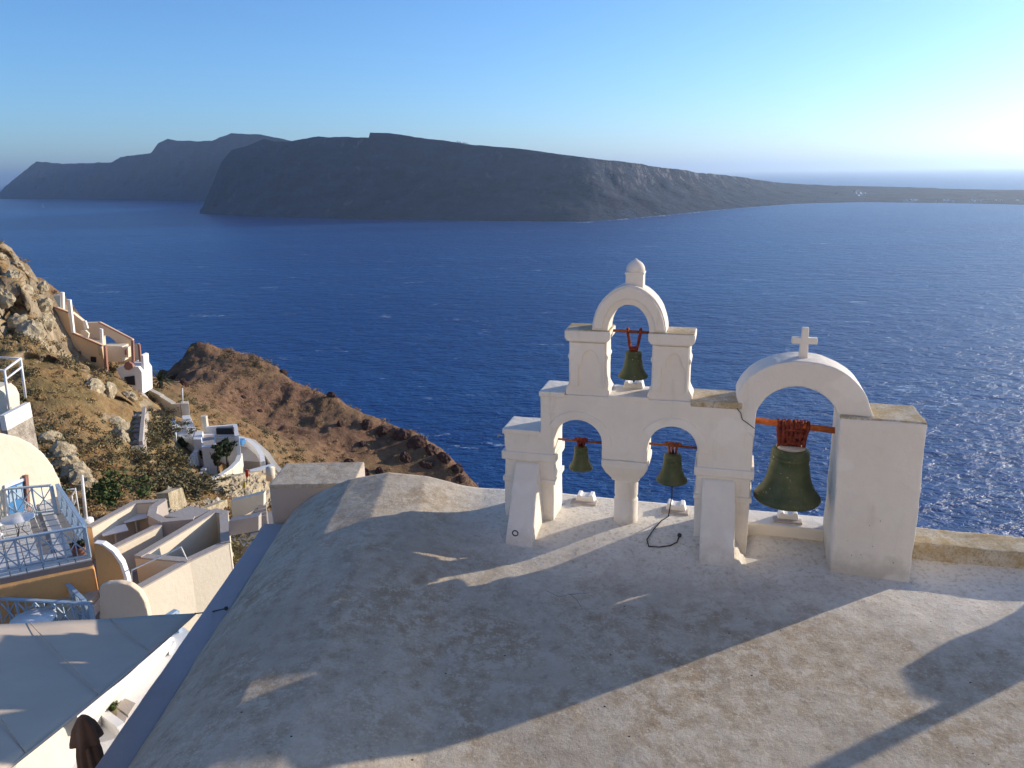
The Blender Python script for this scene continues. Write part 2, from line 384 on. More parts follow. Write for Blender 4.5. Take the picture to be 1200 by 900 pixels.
island('caldera_hills',
       [(234, 250), (242, 251), (300, 254), (420, 257), (560, 259), (690, 260), (760, 254), (850, 245), (930, 239), (1010, 237), (1100, 238), (1250, 241)],
       [(234, 250), (240, 240), (256, 210), (266, 190), (280, 175), (296, 172), (318, 162), (330, 165), (348, 166), (380, 160), (438, 161), (440, 155), (470, 157), (540, 167), (640, 178), (740, 191), (800, 200), (860, 207), (900, 213), (940, 216), (1000, 218), (1100, 221), (1250, 224)],
       [40, 60, 120, 150, 180, 200, 220, 220, 220, 240, 260, 260, 260, 300, 330, 380, 450, 560, 700, 800, 900, 900, 900], 900, 11, 34)

sx_ = np.arange(676, 965, 1.5); sy_ = np.interp(sx_, [676, 690, 760, 850, 930, 965], [260.3, 260, 254, 245, 239, 238]); bm = bmesh.new(); pv = None; gsurf = random.Random(3)
for i_, x_ in enumerate(sx_):
    a_ = atz(x_, sy_[i_] + 0.5, SEA + 0.4); o_ = Vector((a_.x, a_.y, 0)).normalized(); wd = max(0.0, gsurf.gauss(-2, 8)); cur = (bm.verts.new(a_ - o_ * wd), bm.verts.new(a_ + o_ * 12))
    if pv and wd > 0.5: bm.faces.new((pv[0], cur[0], cur[1], pv[1]))
    pv = cur
tag(from_bm('surf', bm, plain('white surf', (0.75, 0.78, 0.8), 0.8, 0, 0.1, 0.05)), kind='stuff')
bp = atz(50, 243.5, SEA); bo = empty('sailing_boat', bp, 'tiny white sailing boat on the open water at the far left', 'boat')
bm = bmesh.new(); prism_bm(bm, [(bp.x - 9, bp.y - 2), (bp.x + 5, bp.y - 2.2), (bp.x + 10, bp.y), (bp.x + 5, bp.y + 2.2), (bp.x - 9, bp.y + 2)], SEA - 0.5, SEA + 2.2); from_bm('hull', bm, M['white2'], bo)
tube('mast', [(bp.x, bp.y, SEA + 2), (bp.x, bp.y, SEA + 20)], 0.2, M['white2'], bo, 6)
bm = bmesh.new(); ext_bm(bm, [(0.5, 4), (8.5, 4), (0.5, 19)], lambda p: (bp.x + p[0], bp.y, SEA + p[1]), lambda p: (bp.x + p[0], bp.y + 0.2, SEA + p[1])); from_bm('sail', bm, M['white2'], bo)

def haze():
    m = bpy.data.materials.new('haze air'); m.use_nodes = True; t = m.node_tree; t.nodes.clear()
    o = t.nodes.new('ShaderNodeOutputMaterial'); v = t.nodes.new('ShaderNodeVolumePrincipled')
    v.inputs['Color'].default_value = (0.58, 0.76, 1.0, 1); v.inputs['Density'].default_value = 0.75e-4
    v.inputs['Anisotropy'].default_value = 0.5
    t.links.new(v.outputs[0], o.inputs['Volume'])
    bm = bmesh.new(); box_bm(bm, (0, 0, 110), (130000, 130000, 2 * 222.0))
    h = from_bm('haze', bm, m); tag(h, kind='stuff'); return h
haze()

# ------------------------------------------------------------------ church roof
ANG = R(16.0)
ES = Vector((math.cos(ANG), -math.sin(ANG), 0)); ED = Vector((math.sin(ANG), math.cos(ANG), 0))
TO = Vector((1.35, 8.45, 0)) - ED * 0.37          # foot of the bell wall, front face
def T_(s, d, z=0): return TO + ES * s + ED * d + Vector((0, 0, z))
VX = [-3.12, -3.02, -2.91, -2.70, -2.49, -2.14, -1.64, -1.14, -0.69, -0.40, 0.0, 0.6, 2, 12]
VZ = [-0.52, -0.40, -0.26, -0.10, 0.02, 0.17, 0.25, 0.19, 0.06, -0.01, -0.06, -0.10, -0.12, -0.12]
def sst(a, b, x):
    q = np.clip((x - a) / (b - a), 0, 1); return q * q * (3 - 2 * q)
def roof_z(X, Y):
    nz = [-0.52, -0.40, -0.28, -0.14, -0.01, 0.10, 0.14, 0.04, -0.085, -0.105, -0.115, -0.12, -0.12, -0.12]
    q = sst(5.5, 9.2, Y); Z = np.interp(X, VX, VZ) * q + np.interp(X, VX, nz) * (1 - q)
    dx, dy = X - TO.x, Y - TO.y
    s = dx * ES.x + dy * ES.y; d = dx * ED.x + dy * ED.y
    pl = sst(-1.05, 0.05, d) * sst(-2.4, -1.3, s) * (1 - sst(1.25, 1.34, s))
    Z = Z + pl * (0.05 - Z) * 0.95
    # coved foot of the parapet and of the ledge
    Z = Z + sst(-0.02, 0.34, d) * 0.05 * sst(1.3, 1.5, s)
    P = np.stack([X, Y, X * 0], -1).reshape(-1, 3)
    Z = Z + (0.020 * fbm(P * 0.9, 3, 5) + 0.006 * fbm(P * 4.5, 3, 8)).reshape(X.shape)
    return Z
church = empty('church', (3.0, 5.0, -7.0), 'white church with weathered barrel vaulted roof beneath the bell wall', 'church')
xs = np.concatenate([np.linspace(-3.12, 0, 110), np.linspace(0.03, 9, 190)])
vs = np.linspace(0, 1, 210)
yend = np.where(xs < -0.62, 9.42, TO.y + 0.82 * ED.y - (xs - TO.x - 0.82 * ED.x) * math.tan(ANG))
yend = np.minimum(yend, 9.42)
X = np.repeat(xs[None], len(vs), 0); Yg = 1.0 + vs[:, None] ** 0.9 * (yend[None] - 1.0)
Z = roof_z(X, Yg)
# outer skirt so the roof has thickness
X2 = np.vstack([X, X[-1:], X[-1:]]); Y2 = np.vstack([Yg, Yg[-1:] + 0.02, Yg[-1:] + 0.03]); Z2 = np.vstack([Z, Z[-1:] - 0.12, np.full((1, len(xs)), -7.0)])
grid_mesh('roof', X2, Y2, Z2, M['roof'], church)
# shaded coping and side wall along the left eave
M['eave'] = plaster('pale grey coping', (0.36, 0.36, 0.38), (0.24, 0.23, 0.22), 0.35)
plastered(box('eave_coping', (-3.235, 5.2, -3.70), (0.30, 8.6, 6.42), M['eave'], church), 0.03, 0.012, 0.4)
# ledge behind the arches (right bay) and parapet to the right of the block
def rect_sd(s0, s1, d0, d1): return [T_(s0, d0), T_(s1, d0), T_(s1, d1), T_(s0, d1)]
plastered(prism('ledge', [(p.x, p.y) for p in rect_sd(1.30, 2.35, 0.46, 0.84)], -1.0, 0.06, M['white'], church), 0.015, 0.012)
plastered(prism('parapet', [(p.x, p.y) for p in rect_sd(2.9, 7.5, 0.27, 0.70)], -1.5, 0.105, M['lichen'], church), 0.02, 0.02)
bx = empty('rooftop_block', (-2.7, 10.2, -5), 'low flat topped plaster block just beyond the far end of the vaulted roof', 'rooftop')
plastered(box('wall', (-2.72, 10.02, -2.52), (1.15, 0.8, 5.0), M['greyplaster'], bx), 0.025, 0.015)
plastered(box('roof', (-2.72, 10.02, -0.01), (1.155, 0.805, 0.06), M['roof'], bx), 0.02, 0.012)

# ------------------------------------------------------------------ bell tower
tw = empty('bell_tower', TO, 'white plastered stepped bell wall with open arches holding four bells', 'bell tower', -ANG)
def arc(cx, cz, rx, rz, a0, a1, n=20):
    return [(cx + rx * math.cos(R(a0 + (a1 - a0) * k / n)), cz + rz * math.sin(R(a0 + (a1 - a0) * k / n))) for k in range(n + 1)]
ol = [(-1.42, -0.3), (-1.40, 0.80), (-1.41, 1.12), (-0.97, 1.12), (-0.97, 1.60), (1.30, 1.60), (1.36, 1.45), (1.37, -0.3), (0.79, -0.3), (0.79, 1.03)]
ol += arc(0.52, 1.03, 0.27, 0.285, 0, 180)[1:] + [(0.25, 0.86), (-0.26, 0.86), (-0.26, 1.03)]
ol += arc(-0.535, 1.03, 0.275, 0.285, 0, 180)[1:] + [(-0.81, -0.3)]
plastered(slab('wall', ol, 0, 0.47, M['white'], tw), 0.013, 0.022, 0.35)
def moulding(name, s0, s1, z0, z1, pr=0.025, d1=0.47, mat='white'):
    return plastered(box(name, ((s0 + s1) / 2, (d1) / 2, (z0 + z1) / 2), (s1 - s0 + 2 * pr, d1 + 2 * pr, z1 - z0), M[mat], tw, local=True), 0.009, 0.006, 0.12, 2)
moulding('capital', -1.41, -0.81, 0.775, 0.875); moulding('capital', 0.79, 1.37, 0.775, 0.875)
moulding('moulding', -1.41, -0.81, 0.50, 0.56, 0.018); moulding('moulding', 0.79, 1.37, 0.50, 0.56, 0.018)
moulding('coping', -1.41, -0.99, 1.085, 1.145, 0.012); moulding('coping', -0.97, -0.70, 1.565, 1.625, 0.012)
moulding('coping', 0.70, 1.22, 1.555, 1.628, 0.008, mat='lichen'); moulding('coping', -0.20, 0.24, 1.56, 1.622, 0.004)
def ring(name, cx, cz, ri, ro, d0, d1, a0=0, a1=180, legs=0.0, rzi=None, rzo=None, tip=0.0, ground=True):
    a = arc(cx, cz, ro, rzo or ro, a0, a1, 28); b = arc(cx, cz, ri, rzi or ri, a1, a0, 28)
    if tip: a = [(x, z + tip * max(0, 1 - abs(x - cx) / (ro * 0.55)) ** 1.3) for x, z in a]
    pts = a + b
    if legs: pts = [(cx + ro, cz - legs)] + a + [(cx - ro, cz - legs), (cx - ri, cz - legs)] + b + [(cx + ri, cz - legs)]
    return slab(name, pts, d0, d1, M['white'], tw)
bevel(ring('arch_moulding', 0.52, 1.03, 0.285, 0.385, -0.014, 0.02, 0, 150, 0.0), 0.008)
bevel(ring('arch_moulding', -0.535, 1.03, 0.285, 0.385, -0.014, 0.02, 0, 150, 0.0), 0.008)
# round column with flared capital
cp = [(0.15, -0.2), (0.15, 0.0), (0.138, 0.03), (0.138, 0.30), (0.125, 0.315), (0.128, 0.34), (0.135, 0.36), (0.135, 0.52), (0.15, 0.545), (0.15, 0.58)]
lathe('column_shaft', cp, (-0.0, 0.235, 0.02), M['white'], tw, 40, True)
bm = bmesh.new()
secs = [(0.150, 0.150, 0.585), (0.165, 0.16, 0.63), (0.215, 0.21, 0.70), (0.245, 0.232, 0.755), (0.262, 0.25, 0.79), (0.262, 0.25, 0.865)]
rg = [[bm.verts.new((x * a, 0.235 + y * b, z)) for x, y in ((-1, -1), (1, -1), (1, 1), (-1, 1))] for a, b, z in secs]
for i in range(len(rg) - 1):
    for k in range(4): bm.faces.new((rg[i][k], rg[i][(k + 1) % 4], rg[i + 1][(k + 1) % 4], rg[i + 1][k]))
bm.faces.new(rg[0][::-1]); bm.faces.new(rg[-1])
plastered(from_bm('column_capital', bm, M['white'], tw, True), 0.011, 0.008, 0.15, 4)
# sloping buttresses
def buttress(s0t, s1t, s0b, s1b, zt, db, zb):
    bm = bmesh.new()
    a = [bm.verts.new(v) for v in ((s0t, 0.04, zt), (s0t, -0.03, zt - 0.03), (s0b, db, zb), (s0b, 0.04, zb))]
    b = [bm.verts.new(v) for v in ((s1t, 0.04, zt), (s1t, -0.03, zt - 0.03), (s1b, db, zb), (s1b, 0.04, zb))]
    bm.faces.new(a); bm.faces.new(b[::-1])
    for i in range(4): bm.faces.new((a[i], b[i], b[(i + 1) % 4], a[(i + 1) % 4]))
    return plastered(from_bm('buttress', bm, M['white'], tw, True), 0.014, 0.012)
buttress(-1.27, -0.98, -1.24, -0.91, 0.78, -0.76, -0.26)
buttress(0.86, 1.21, 0.88, 1.25, 0.77, -0.66, -0.36)
# upper tier
for (a, b) in ((-0.645, -0.23), (0.265, 0.665)):
    c = (a + b) / 2; h = (b - a) / 2
    pts = [(a - 0.045, 1.55), (a - 0.04, 1.66), (a - 0.02, 1.69), (a, 1.74), (a, 2.01), (a - 0.014, 2.02), (a - 0.014, 2.055), (a, 2.065), (a, 2.22), (b, 2.22), (b, 2.065), (b + 0.014, 2.055), (b + 0.014, 2.02), (b, 2.01), (b, 1.74), (b + 0.02, 1.69), (b + 0.04, 1.66), (b + 0.045, 1.55)]
    plastered(slab('upper_pier', pts, 0.03, 0.36, M['white'], tw), 0.010, 0.007, 0.15, 2)
    fr = [(a + 0.012, 1.70), (a + 0.012, 2.20), (b - 0.012, 2.20), (b - 0.012, 1.70), (b - 0.035, 1.70), (b - 0.035, 1.95)]
    fr += [(c + 0.035 + (h - 0.11) * math.cos(R(q)), 1.955 + 0.17 * math.sin(R(q)) ** 0.9) for q in range(10, 180, 14)] + [(a + 0.105, 1.95), (a + 0.105, 1.70)]
    bevel(slab('niche_frame', fr, 0.010, 0.033, M['white'], tw), 0.005)
    cap = [(a - 0.012, 2.215), (a - 0.045, 2.255), (a - 0.045, 2.335), (b + 0.045, 2.335), (b + 0.045, 2.255), (b + 0.012, 2.215)]
    plastered(slab('cornice', cap, -0.012, 0.40, M['white'], tw), 0.009, 0.007, 0.15, 2)
    box('cornice_top', (c, 0.194, 2.338), (2 * h + 0.07, 0.38, 0.012), M['lichen'], tw, local=True)
plastered(ring('upper_arch', 0.005, 2.33, 0.222, 0.40, 0.03, 0.36, 0, 180, 0.0, 0.30, 0.50, 0.012), 0.010, 0.007, 0.15, 2)
bevel(ring('arch_moulding', 0.005, 2.335, 0.285, 0.385, 0.008, 0.05, 4, 176, 0.0, 0.36, 0.465, 0.03), 0.010)
bevel(box('finial_base', (0.045, 0.20, 2.86), (0.190, 0.190, 0.20), M['white'], tw, local=True), 0.012)
bevel(box('finial_collar', (0.045, 0.20, 2.955), (0.205, 0.205, 0.025), M['white'], tw, local=True), 0.008)
lathe('finial_cap', [(0.098, 0), (0.102, 0.03), (0.095, 0.06), (0.075, 0.092), (0.045, 0.115), (0.02, 0.128), (0.012, 0.142)], (0.045, 0.20, 2.962), M['white'], tw, 24, True)
# big arch, a little skewed against the wall
def skew(o, k=0.085, s0=1.21):
    for v in o.data.vertices: v.co.y -= k * max(0, v.co.x - s0)
    return o
a_out = [(2.52, 1.52)] + [(1.80 + 0.66 * math.cos(R(q)) + (0.0), 1.56 + 0.56 * math.sin(R(q)) ** 0.92) for q in range(12, 172, 6)] + [(1.20, 1.56), (1.22, 1.42), (1.30, 1.30)]
a_in = [(1.365, 1.25), (1.365, 1.44)] + [(1.775 + 0.41 * math.cos(R(q)), 1.45 + 0.40 * math.sin(R(q))) for q in range(172, 4, -6)] + [(2.19, 1.42), (2.19, 1.2), (2.5, 1.2)]
plastered(skew(slab('big_arch', a_out + a_in, 0.0, 0.46, M['white'], tw)), 0.013, 0.022, 0.35, 4)
bm = bmesh.new()
cr = [(-0.045, 0), (-0.04, 0.16), (-0.125, 0.16), (-0.125, 0.225), (-0.035, 0.225), (-0.033, 0.33), (0.033, 0.33), (0.035, 0.225), (0.125, 0.225), (0.125, 0.16), (0.04, 0.16), (0.045, 0)]
ext_bm(bm, cr, lambda p: (1.80 + p[0], 0.13, 2.10 + p[1] * 1.0), lambda p: (1.80 + p[0], 0.20, 2.10 + p[1]))
bevel(from_bm('cross', bm, M['white'], tw, True), 0.008)
tube('crack', [(1.175, -0.012, 1.57), (1.215, -0.012, 1.52), (1.235, -0.012, 1.45), (1.29, -0.015, 1.415), (1.365, -0.015, 1.36)], 0.0045, M['darkrope'], tw, 5, True)
bm = bmesh.new(); tube_bm(bm, [(-1.12 + 0.032 * math.cos(R(q)), -0.59, 0.13 + 0.032 * math.sin(R(q))) for q in range(0, 361, 30)], 0.007, 6, False); from_bm('iron_ring', bm, M['iron'], tw, True, True)
tube('hook', [(-1.42, -0.01, 1.06), (-1.47, -0.02, 1.07), (-1.475, -0.02, 1.04)], 0.008, M['greyplaster'], tw, 6, True)
for q in range(7): box('fleck', (2.62 + random.uniform(-.28, .2), -0.197, 0.05 + random.uniform(0, .5)), (random.uniform(.004, .012), 0.006, random.uniform(.004, .01)), M['iron'], tw, local=True)
# right hand block
bm = bmesh.new()
b0 = [(2.23, -0.16), (2.99, -0.20), (3.0, 0.56), (2.22, 0.64)]; b1 = [(2.165, -0.17), (2.96, -0.205), (2.95, 0.40), (2.18, 0.44)]
va = [bm.verts.new((x, y, -0.4)) for x, y in b0]; vb = [bm.verts.new((x, y, 1.585)) for x, y in b1]
bm.faces.new(va[::-1]); bm.faces.new(vb)
for i in range(4): bm.faces.new((va[i], va[(i + 1) % 4], vb[(i + 1) % 4], vb[i]))
plastered(from_bm('block', bm, M['white'], tw, True), 0.015, 0.030, 0.45, 5)
bm = bmesh.new(); va = [bm.verts.new((2.595 + (x - 2.595) * 0.985, 0.22 + (y - 0.22) * 0.975, 1.54)) for x, y in b1]; vb = [bm.verts.new((2.595 + (x - 2.595) * 0.985, 0.22 + (y - 0.22) * 0.97, 1.597)) for x, y in b1]
bm.faces.new(va[::-1]); bm.faces.new(vb)
for i in range(4): bm.faces.new((va[i], va[(i + 1) % 4], vb[(i + 1) % 4], vb[i]))
plastered(from_bm('block_top', bm, M['lichen'], tw, True), 0.012, 0.008, 0.15, 1)

# ------------------------------------------------------------------ bells
def bell(label, s, d, ztop, h, rad, beam_z, s0, s1, beam_r, kind, rope=None):
    """ztop: crown of the bronze; beam_z: bar above it"""
    b = empty('church_bell', T_(s, d, ztop - h), label, 'bell', -ANG, 'bells hanging in the bell wall')
    k = rad / 0.365; H = h / 0.66
    pr = [(0.0, 0.66), (0.17, 0.655), (0.20, 0.63), (0.205, 0.59), (0.212, 0.585), (0.205, 0.575), (0.205, 0.54), (0.213, 0.53), (0.206, 0.52), (0.208, 0.46), (0.216, 0.44), (0.222, 0.38), (0.235, 0.30), (0.262, 0.21), (0.30, 0.135), (0.335, 0.085), (0.36, 0.05), (0.365, 0.02), (0.355, 0.0), (0.325, 0.01), (0.29, 0.07), (0.20, 0.30), (0.16, 0.55), (0.0, 0.60)]
    lathe('bell_body', [(r * k, z * H) for r, z in pr], (0, 0, 0), M['bronze'], b, 48, True)
    zc = h; zb = beam_z - (ztop - h)
    tube('clapper', [(0, 0, 0.55 * H), (0.01, 0, 0.10 * H), (0.01, 0, -0.04 * H), (0.01, 0, -0.13 * H)], [0.012 * k + .004, 0.012 * k + .004, 0.04 * k, 0.018 * k], M['iron'], b, 8, True)
    m = {'big': 'redwood', 'iron': 'rust'}[kind]
    if kind == 'big':
        tube('beam', [(s0 - s, 0, zb + 0.03), (s1 - s, 0, zb - 0.035)], beam_r, M[m], b, 10, True)
        bm = bmesh.new()
        for q in range(16):
            x = -0.135 + 0.27 * (q % 8) / 7 + random.uniform(-.012, .012); y = -0.05 if q < 8 else 0.05
            j = [random.uniform(-.014, .014) for _ in range(8)]
            tube_bm(bm, [(x, -y, zb - 0.10), (x + j[0], y * 0.4, zb + beam_r + 0.012), (x + j[1], y, zb - 0.02), (x * .96 + j[2], y * 1.1, zb - 0.09), (x * 0.9 + j[3], y, zb - 0.17), (x * 0.86 + j[4], y * .8, zc - 0.01)], [0.016, 0.019, 0.021, 0.023, 0.021, 0.017], 7)
        for z in (0.05, 0.12, 0.19):
            n = 20; ptsr = [((0.135 - z * .09) * math.cos(2 * math.pi * q / n), 0.06 * math.sin(2 * math.pi * q / n), zb - z + random.uniform(-.012, .012)) for q in range(n + 1)]
            tube_bm(bm, ptsr, 0.017, 7, False)
        from_bm('rope_lashing', bm, M['rope'], b, True, True)
        lathe('crown_ring', [(0.10, 0.0), (0.155, 0.005), (0.15, 0.03), (0.08, 0.035)], (0, 0, zc - 0.008), M['greyplaster'], b, 24, True)
    else:
        tube('beam', [(s0 - s, 0.0, zb), (s1 - s, 0, zb - 0.01)], beam_r, M[m], b, 8, True)
        bm = bmesh.new(); wd = rad * 0.36
        if beam_z - ztop > 0.13:
            for sx_ in (-1, 1):
                for yy in (-0.02, 0.02):
                    tube_bm(bm, [(sx_ * wd * 0.45, yy, zc), (sx_ * wd * 0.75, yy, zc + 0.06), (sx_ * wd * 1.15, yy, zb - 0.02), (sx_ * wd * 1.2, yy * 1.3, zb + 0.03)], [0.02, 0.016, 0.016, 0.014], 6)
                tube_bm(bm, [(sx_ * wd * 1.2, -0.03, zb + 0.025), (sx_ * wd * 1.2, 0.03, zb + 0.025)], 0.013, 6)
            tube_bm(bm, [(-wd * 0.7, 0, zc + 0.02), (wd * 0.7, 0, zc + 0.02)], 0.03, 8)
        else:
            for sx_ in (-1, 0, 1):
                for yy in (-0.025, 0.025):
                    tube_bm(bm, [(sx_ * wd * 0.5, yy * .6, zc - 0.01), (sx_ * wd * 0.7, yy, zb - 0.01), (sx_ * wd * 0.95, yy * 0.6, zb + 0.03)], 0.014, 6)
            tube_bm(bm, [(-wd * 1.5, 0, zb + 0.01), (wd * 1.5, 0, zb + 0.008)], 0.028, 8)
        from_bm('iron_straps', bm, M['rope'] if rope is None else M['rust'], b, True, True)
    return b
bell('large green bronze bell lashed with red rope under the wide right arch', 1.76, 0.20, 1.11, 0.60, 0.352, 1.36, 1.30, 2.26, 0.034, 'big')
bell('small green bell alone in the topmost arch', 0.045, 0.22, 2.09, 0.30, 0.165, 2.31, -0.23, 0.27, 0.016, 'iron')
bell('smallest green bell in the lower left arch without a rope', -0.535, 0.22, 0.925, 0.275, 0.142, 0.99, -0.83, -0.25, 0.013, 'iron')
b2 = bell('green bell in the lower middle arch with a long pull cord', 0.515, 0.22, 0.925, 0.335, 0.176, 1.02, 0.22, 0.82, 0.014, 'iron', 1)
rp = [T_(0.52, 0.22, 0.64), T_(0.525, 0.21, 0.4), T_(0.50, 0.15, 0.18)]
for px, py in ((775, 616), (765, 628), (758, 637), (760, 643), (772, 644), (785, 643), (793, 640), (796, 634)):
    p = atz(px, py, -0.01); z = float(roof_z(np.array([[p.x]]), np.array([[p.y]]))[0, 0]); rp.append(Vector((p.x, p.y, z + 0.012)))
tube('pull_cord', rp, 0.007, M['darkrope'], b2, 6)
kn = bmesh.new(); bmesh.ops.create_icosphere(kn, subdivisions=2, radius=0.025, matrix=Matrix.Translation(rp[-1] + Vector((0, 0, 0.01)))); from_bm('cord_knot', kn, M['darkrope'], b2, smooth=True)
# stepped white blocks on the sea edge
def edge_block(s, d, z, label):
    e = empty('edge_block', T_(s, d, z), label, 'block', -ANG, 'stepped white blocks along the back edge')
    pts = [(-0.12, 0), (-0.095, 0.105), (-0.055, 0.105), (-0.05, 0.085), (0.05, 0.085), (0.055, 0.105), (0.10, 0.105), (0.125, 0)]
    plastered(slab('base', pts, -0.05, 0.10, M['white2'], e), 0.008, 0.004, 0.1, 1)
    box('foot', (-0.005, -0.06, 0.012), (0.32, 0.14, 0.03), M['greyplaster'], e, local=True, bv=0.008)
edge_block(-0.56, 0.66, 0.03, 'small stepped white block seen through the lower left arch')
edge_block(0.55, 0.66, 0.03, 'small stepped white block behind the middle pull cord')
edge_block(1.83, 0.66, 0.055, 'small stepped white block below the large bell')
edge_block(0.03, 0.40, 1.59, 'small stepped white block under the topmost bell')

# ------------------------------------------------------------------ unseen pole and sheet added right of the frame to cast a roof shadow
fp = atz(1112, 830, -0.12) + Vector((SUNV.x, SUNV.y, 0)).normalized() * 4.6
gr = random.Random(12)
def on_roof(px, py):
    p = atz(px, py, -0.08); return Vector((p.x, p.y, float(roof_z(np.array([[p.x]]), np.array([[p.y]]))[0, 0])))
for path in ([(640, 690), (655, 697), (668, 694), (676, 700), (681, 708)], [(668, 694), (690, 692)]):
    tube('crack', [on_roof(*q) + Vector((0, 0, 0.001)) for q in path], 0.0016, M['darkrope'], church, 4)
bm = bmesh.new()
for _ in range(45):
    q = on_roof(gr.uniform(260, 1190), gr.uniform(690, 895)); bmesh.ops.create_icosphere(bm, subdivisions=1, radius=gr.choice([0.003, 0.004, 0.005, 0.008]), matrix=Matrix.Translation(q) @ Matrix.Diagonal((1.3, 1, 0.6, 1)))
tag(from_bm('grit', bm, M['iron'], church), kind='stuff')
fpo = empty('shadow_pole', (fp.x, fp.y, -0.12), 'unseen pole added to cast its shadow, with a made-up banner standing on the right of the roof', 'shadow caster')
tube('pole', [(fp.x, fp.y, -0.14), (fp.x, fp.y, 3.4)], 0.075, M['white2'], fpo, 12)
hp = Vector((SUNV.x, SUNV.y, 0)).normalized(); hl = hp.cross(Vector((0, 0, 1)))
def caster(px, py):
    p = atz(px, py, -0.12); t_ = (Vector((fp.x, fp.y, 0)) - p).dot(hp) / (SUNV.dot(hp)); return p + SUNV * t_
cpts = [caster(*q) for q in ((1057, 783), (1074, 812), (1115, 827), (1200, 795), (1260, 740), (1250, 690), (1200, 708), (1192, 716), (1165, 730), (1110, 752))]
bm = bmesh.new(); ext_bm(bm, cpts, lambda p: p - hp * 0.02, lambda p: p + hp * 0.02)
from_bm('blocker', bm, plain('banner cloth', (0.5, 0.5, 0.55), 0.8), fpo)

# ------------------------------------------------------------------ lane, and unseen houses added behind the viewer to bounce warm sunlight
tag(prism('lane', [(-16, -5), (14, -5), (14, 0.75), (-16, 0.75)], -7, 2.35, M['white2']), kind='structure')
for k, (x0, x1, y_, z_, lab) in enumerate(((-9, 7, -5, 9, 'unseen cream plastered house added for bounce light along the lane facing the church roof'), (-32, -11, -7, 12, 'tall unseen cream house added for bounce light on the slope left behind the lane'), (9, 30, -7, 11, 'tall unseen cream house added for bounce light on the slope right behind the lane'), (-24, 22, -15, 19, 'long unseen cream house added for bounce light high on the slope behind the lane'))):
    hb = empty('bounce_house', ((x0 + x1) / 2, y_, -5), lab, 'house'); hw = x1 - x0
    box('wall', ((x0 + x1) / 2, y_ - 2.5, z_ / 2 - 3), (hw, 5, z_ + 6), M['pinkcream'], hb)
    box('roof', ((x0 + x1) / 2, y_ - 2.5, z_ + 0.1), (hw + 0.3, 5.3, 0.2), M['white2'], hb)
    n = int(hw / 4)
    for i in range(n):
        x_ = x0 + (i + 0.5) * hw / n
        wn = box('window', (x_, y_ + 0.01, z_ - 2.4), (0.9, 0.08, 1.3), M['iron'], hb); box('frame', (x_, y_ + 0.03, z_ - 2.4), (0.08, 0.12, 1.3), M['white2'], wn)
#LEFT
# ------------------------------------------------------------------ hillside and headland
def H(z, *pts): return [(p.x, p.y) for p in (atz(a, b, z) for a, b in pts)]
def onpl(px, py, A, B):
    """point of the vertical plane through A and B seen at a photo point"""
    d = ray(px, py); n = Vector((B.y - A.y, A.x - B.x, 0)); return EYE + d * ((A - EYE).dot(n) / d.dot(n))
cps = [(-150, 690, 22), (60, 700, 23), (220, 700, 25), (270, 660, 29), (215, 690, 26), (330, 640, 30), (420, 620, 34), (130, 600, 36), (100, 575, 40), (240, 575, 46), (290, 600, 44),
       (60, 520, 44), (90, 500, 47), (130, 520, 46), (60, 460, 52), (110, 452, 58), (150, 449, 62), (40, 425, 55), (160, 475, 60), (160, 530, 50), (190, 500, 58), (190, 560, 50), (-80, 480, 48), (-200, 420, 50), (-200, 560, 34),
       (215, 528, 59.5), (235, 548, 57), (208, 517, 61.5), (225, 565, 53), (205, 500, 63.5), (250, 540, 60), (310, 562, 60), (200, 482, 67), (270, 482, 74), (320, 542, 68),
       (20, 345, 60), (0, 300, 65), (35, 330, 65), (60, 350, 66), (40, 366, 62), (48, 392, 61), (54, 416, 61), (66, 424, 62), (76, 432, 61), (0, 405, 56), (50, 412, 59), (-100, 250, 66), (-220, 190, 66), (-100, 330, 58), (-220, 300, 56),
       (75, 428, 63), (95, 436, 62), (85, 434, 64.5), (105, 438, 64), (122, 442, 63), (140, 453, 64), (160, 470, 65), (95, 430, 68), (140, 452, 68), (75, 425, 67), (60, 385, 70), (90, 400, 71), (66, 347, 75), (45, 335, 75),
       (200, 450, 84), (210, 435, 93), (250, 440, 95), (260, 420, 101), (230, 426, 98), (300, 470, 90), (280, 432, 97), (320, 457, 93), (300, 500, 84), (350, 500, 86), (350, 472, 91), (400, 530, 82), (400, 492, 88), (350, 550, 71), (450, 540, 83), (450, 512, 87), (420, 570, 76), (500, 560, 82), (270, 500, 78), (240, 470, 80)]
crest = [(160, 447, 86), (185, 438, 97), (215, 421, 102), (240, 415, 104), (270, 414, 104), (300, 421, 102), (325, 435, 99), (340, 448, 97), (370, 458, 95), (395, 466, 93), (440, 490, 90), (480, 503, 88), (500, 520, 86), (530, 540, 85), (546, 562, 83)]
C3 = [aty(*c) for c in cps]
for c in crest:
    p = aty(*c); C3.append(p); o = Vector((p.x, p.y, 0)).normalized(); o = (o + Vector((0.55, 0, 0))).normalized()
    for k, dz in ((5, 5), (22, 34), (45, 70), (85, 100)): C3.append(Vector((p.x + o.x * k, p.y + o.y * k, max(p.z - dz, SEA - 12))))
for px, py, y, dr_ in ((0, 289, 66, 26), (30, 305, 68, 26), (72, 347, 77, 6), (48, 333, 77, 6), (-100, 240, 68, 26), (-220, 180, 68, 26)):
    p = aty(px, py, y); C3.append(p)
    for k, dz in ((dr_, 22), (dr_ + 20, 45), (dr_ + 60, 95)): C3.append(Vector((p.x - 0.1 * k, p.y + k, max(p.z - dz, SEA - 12))))
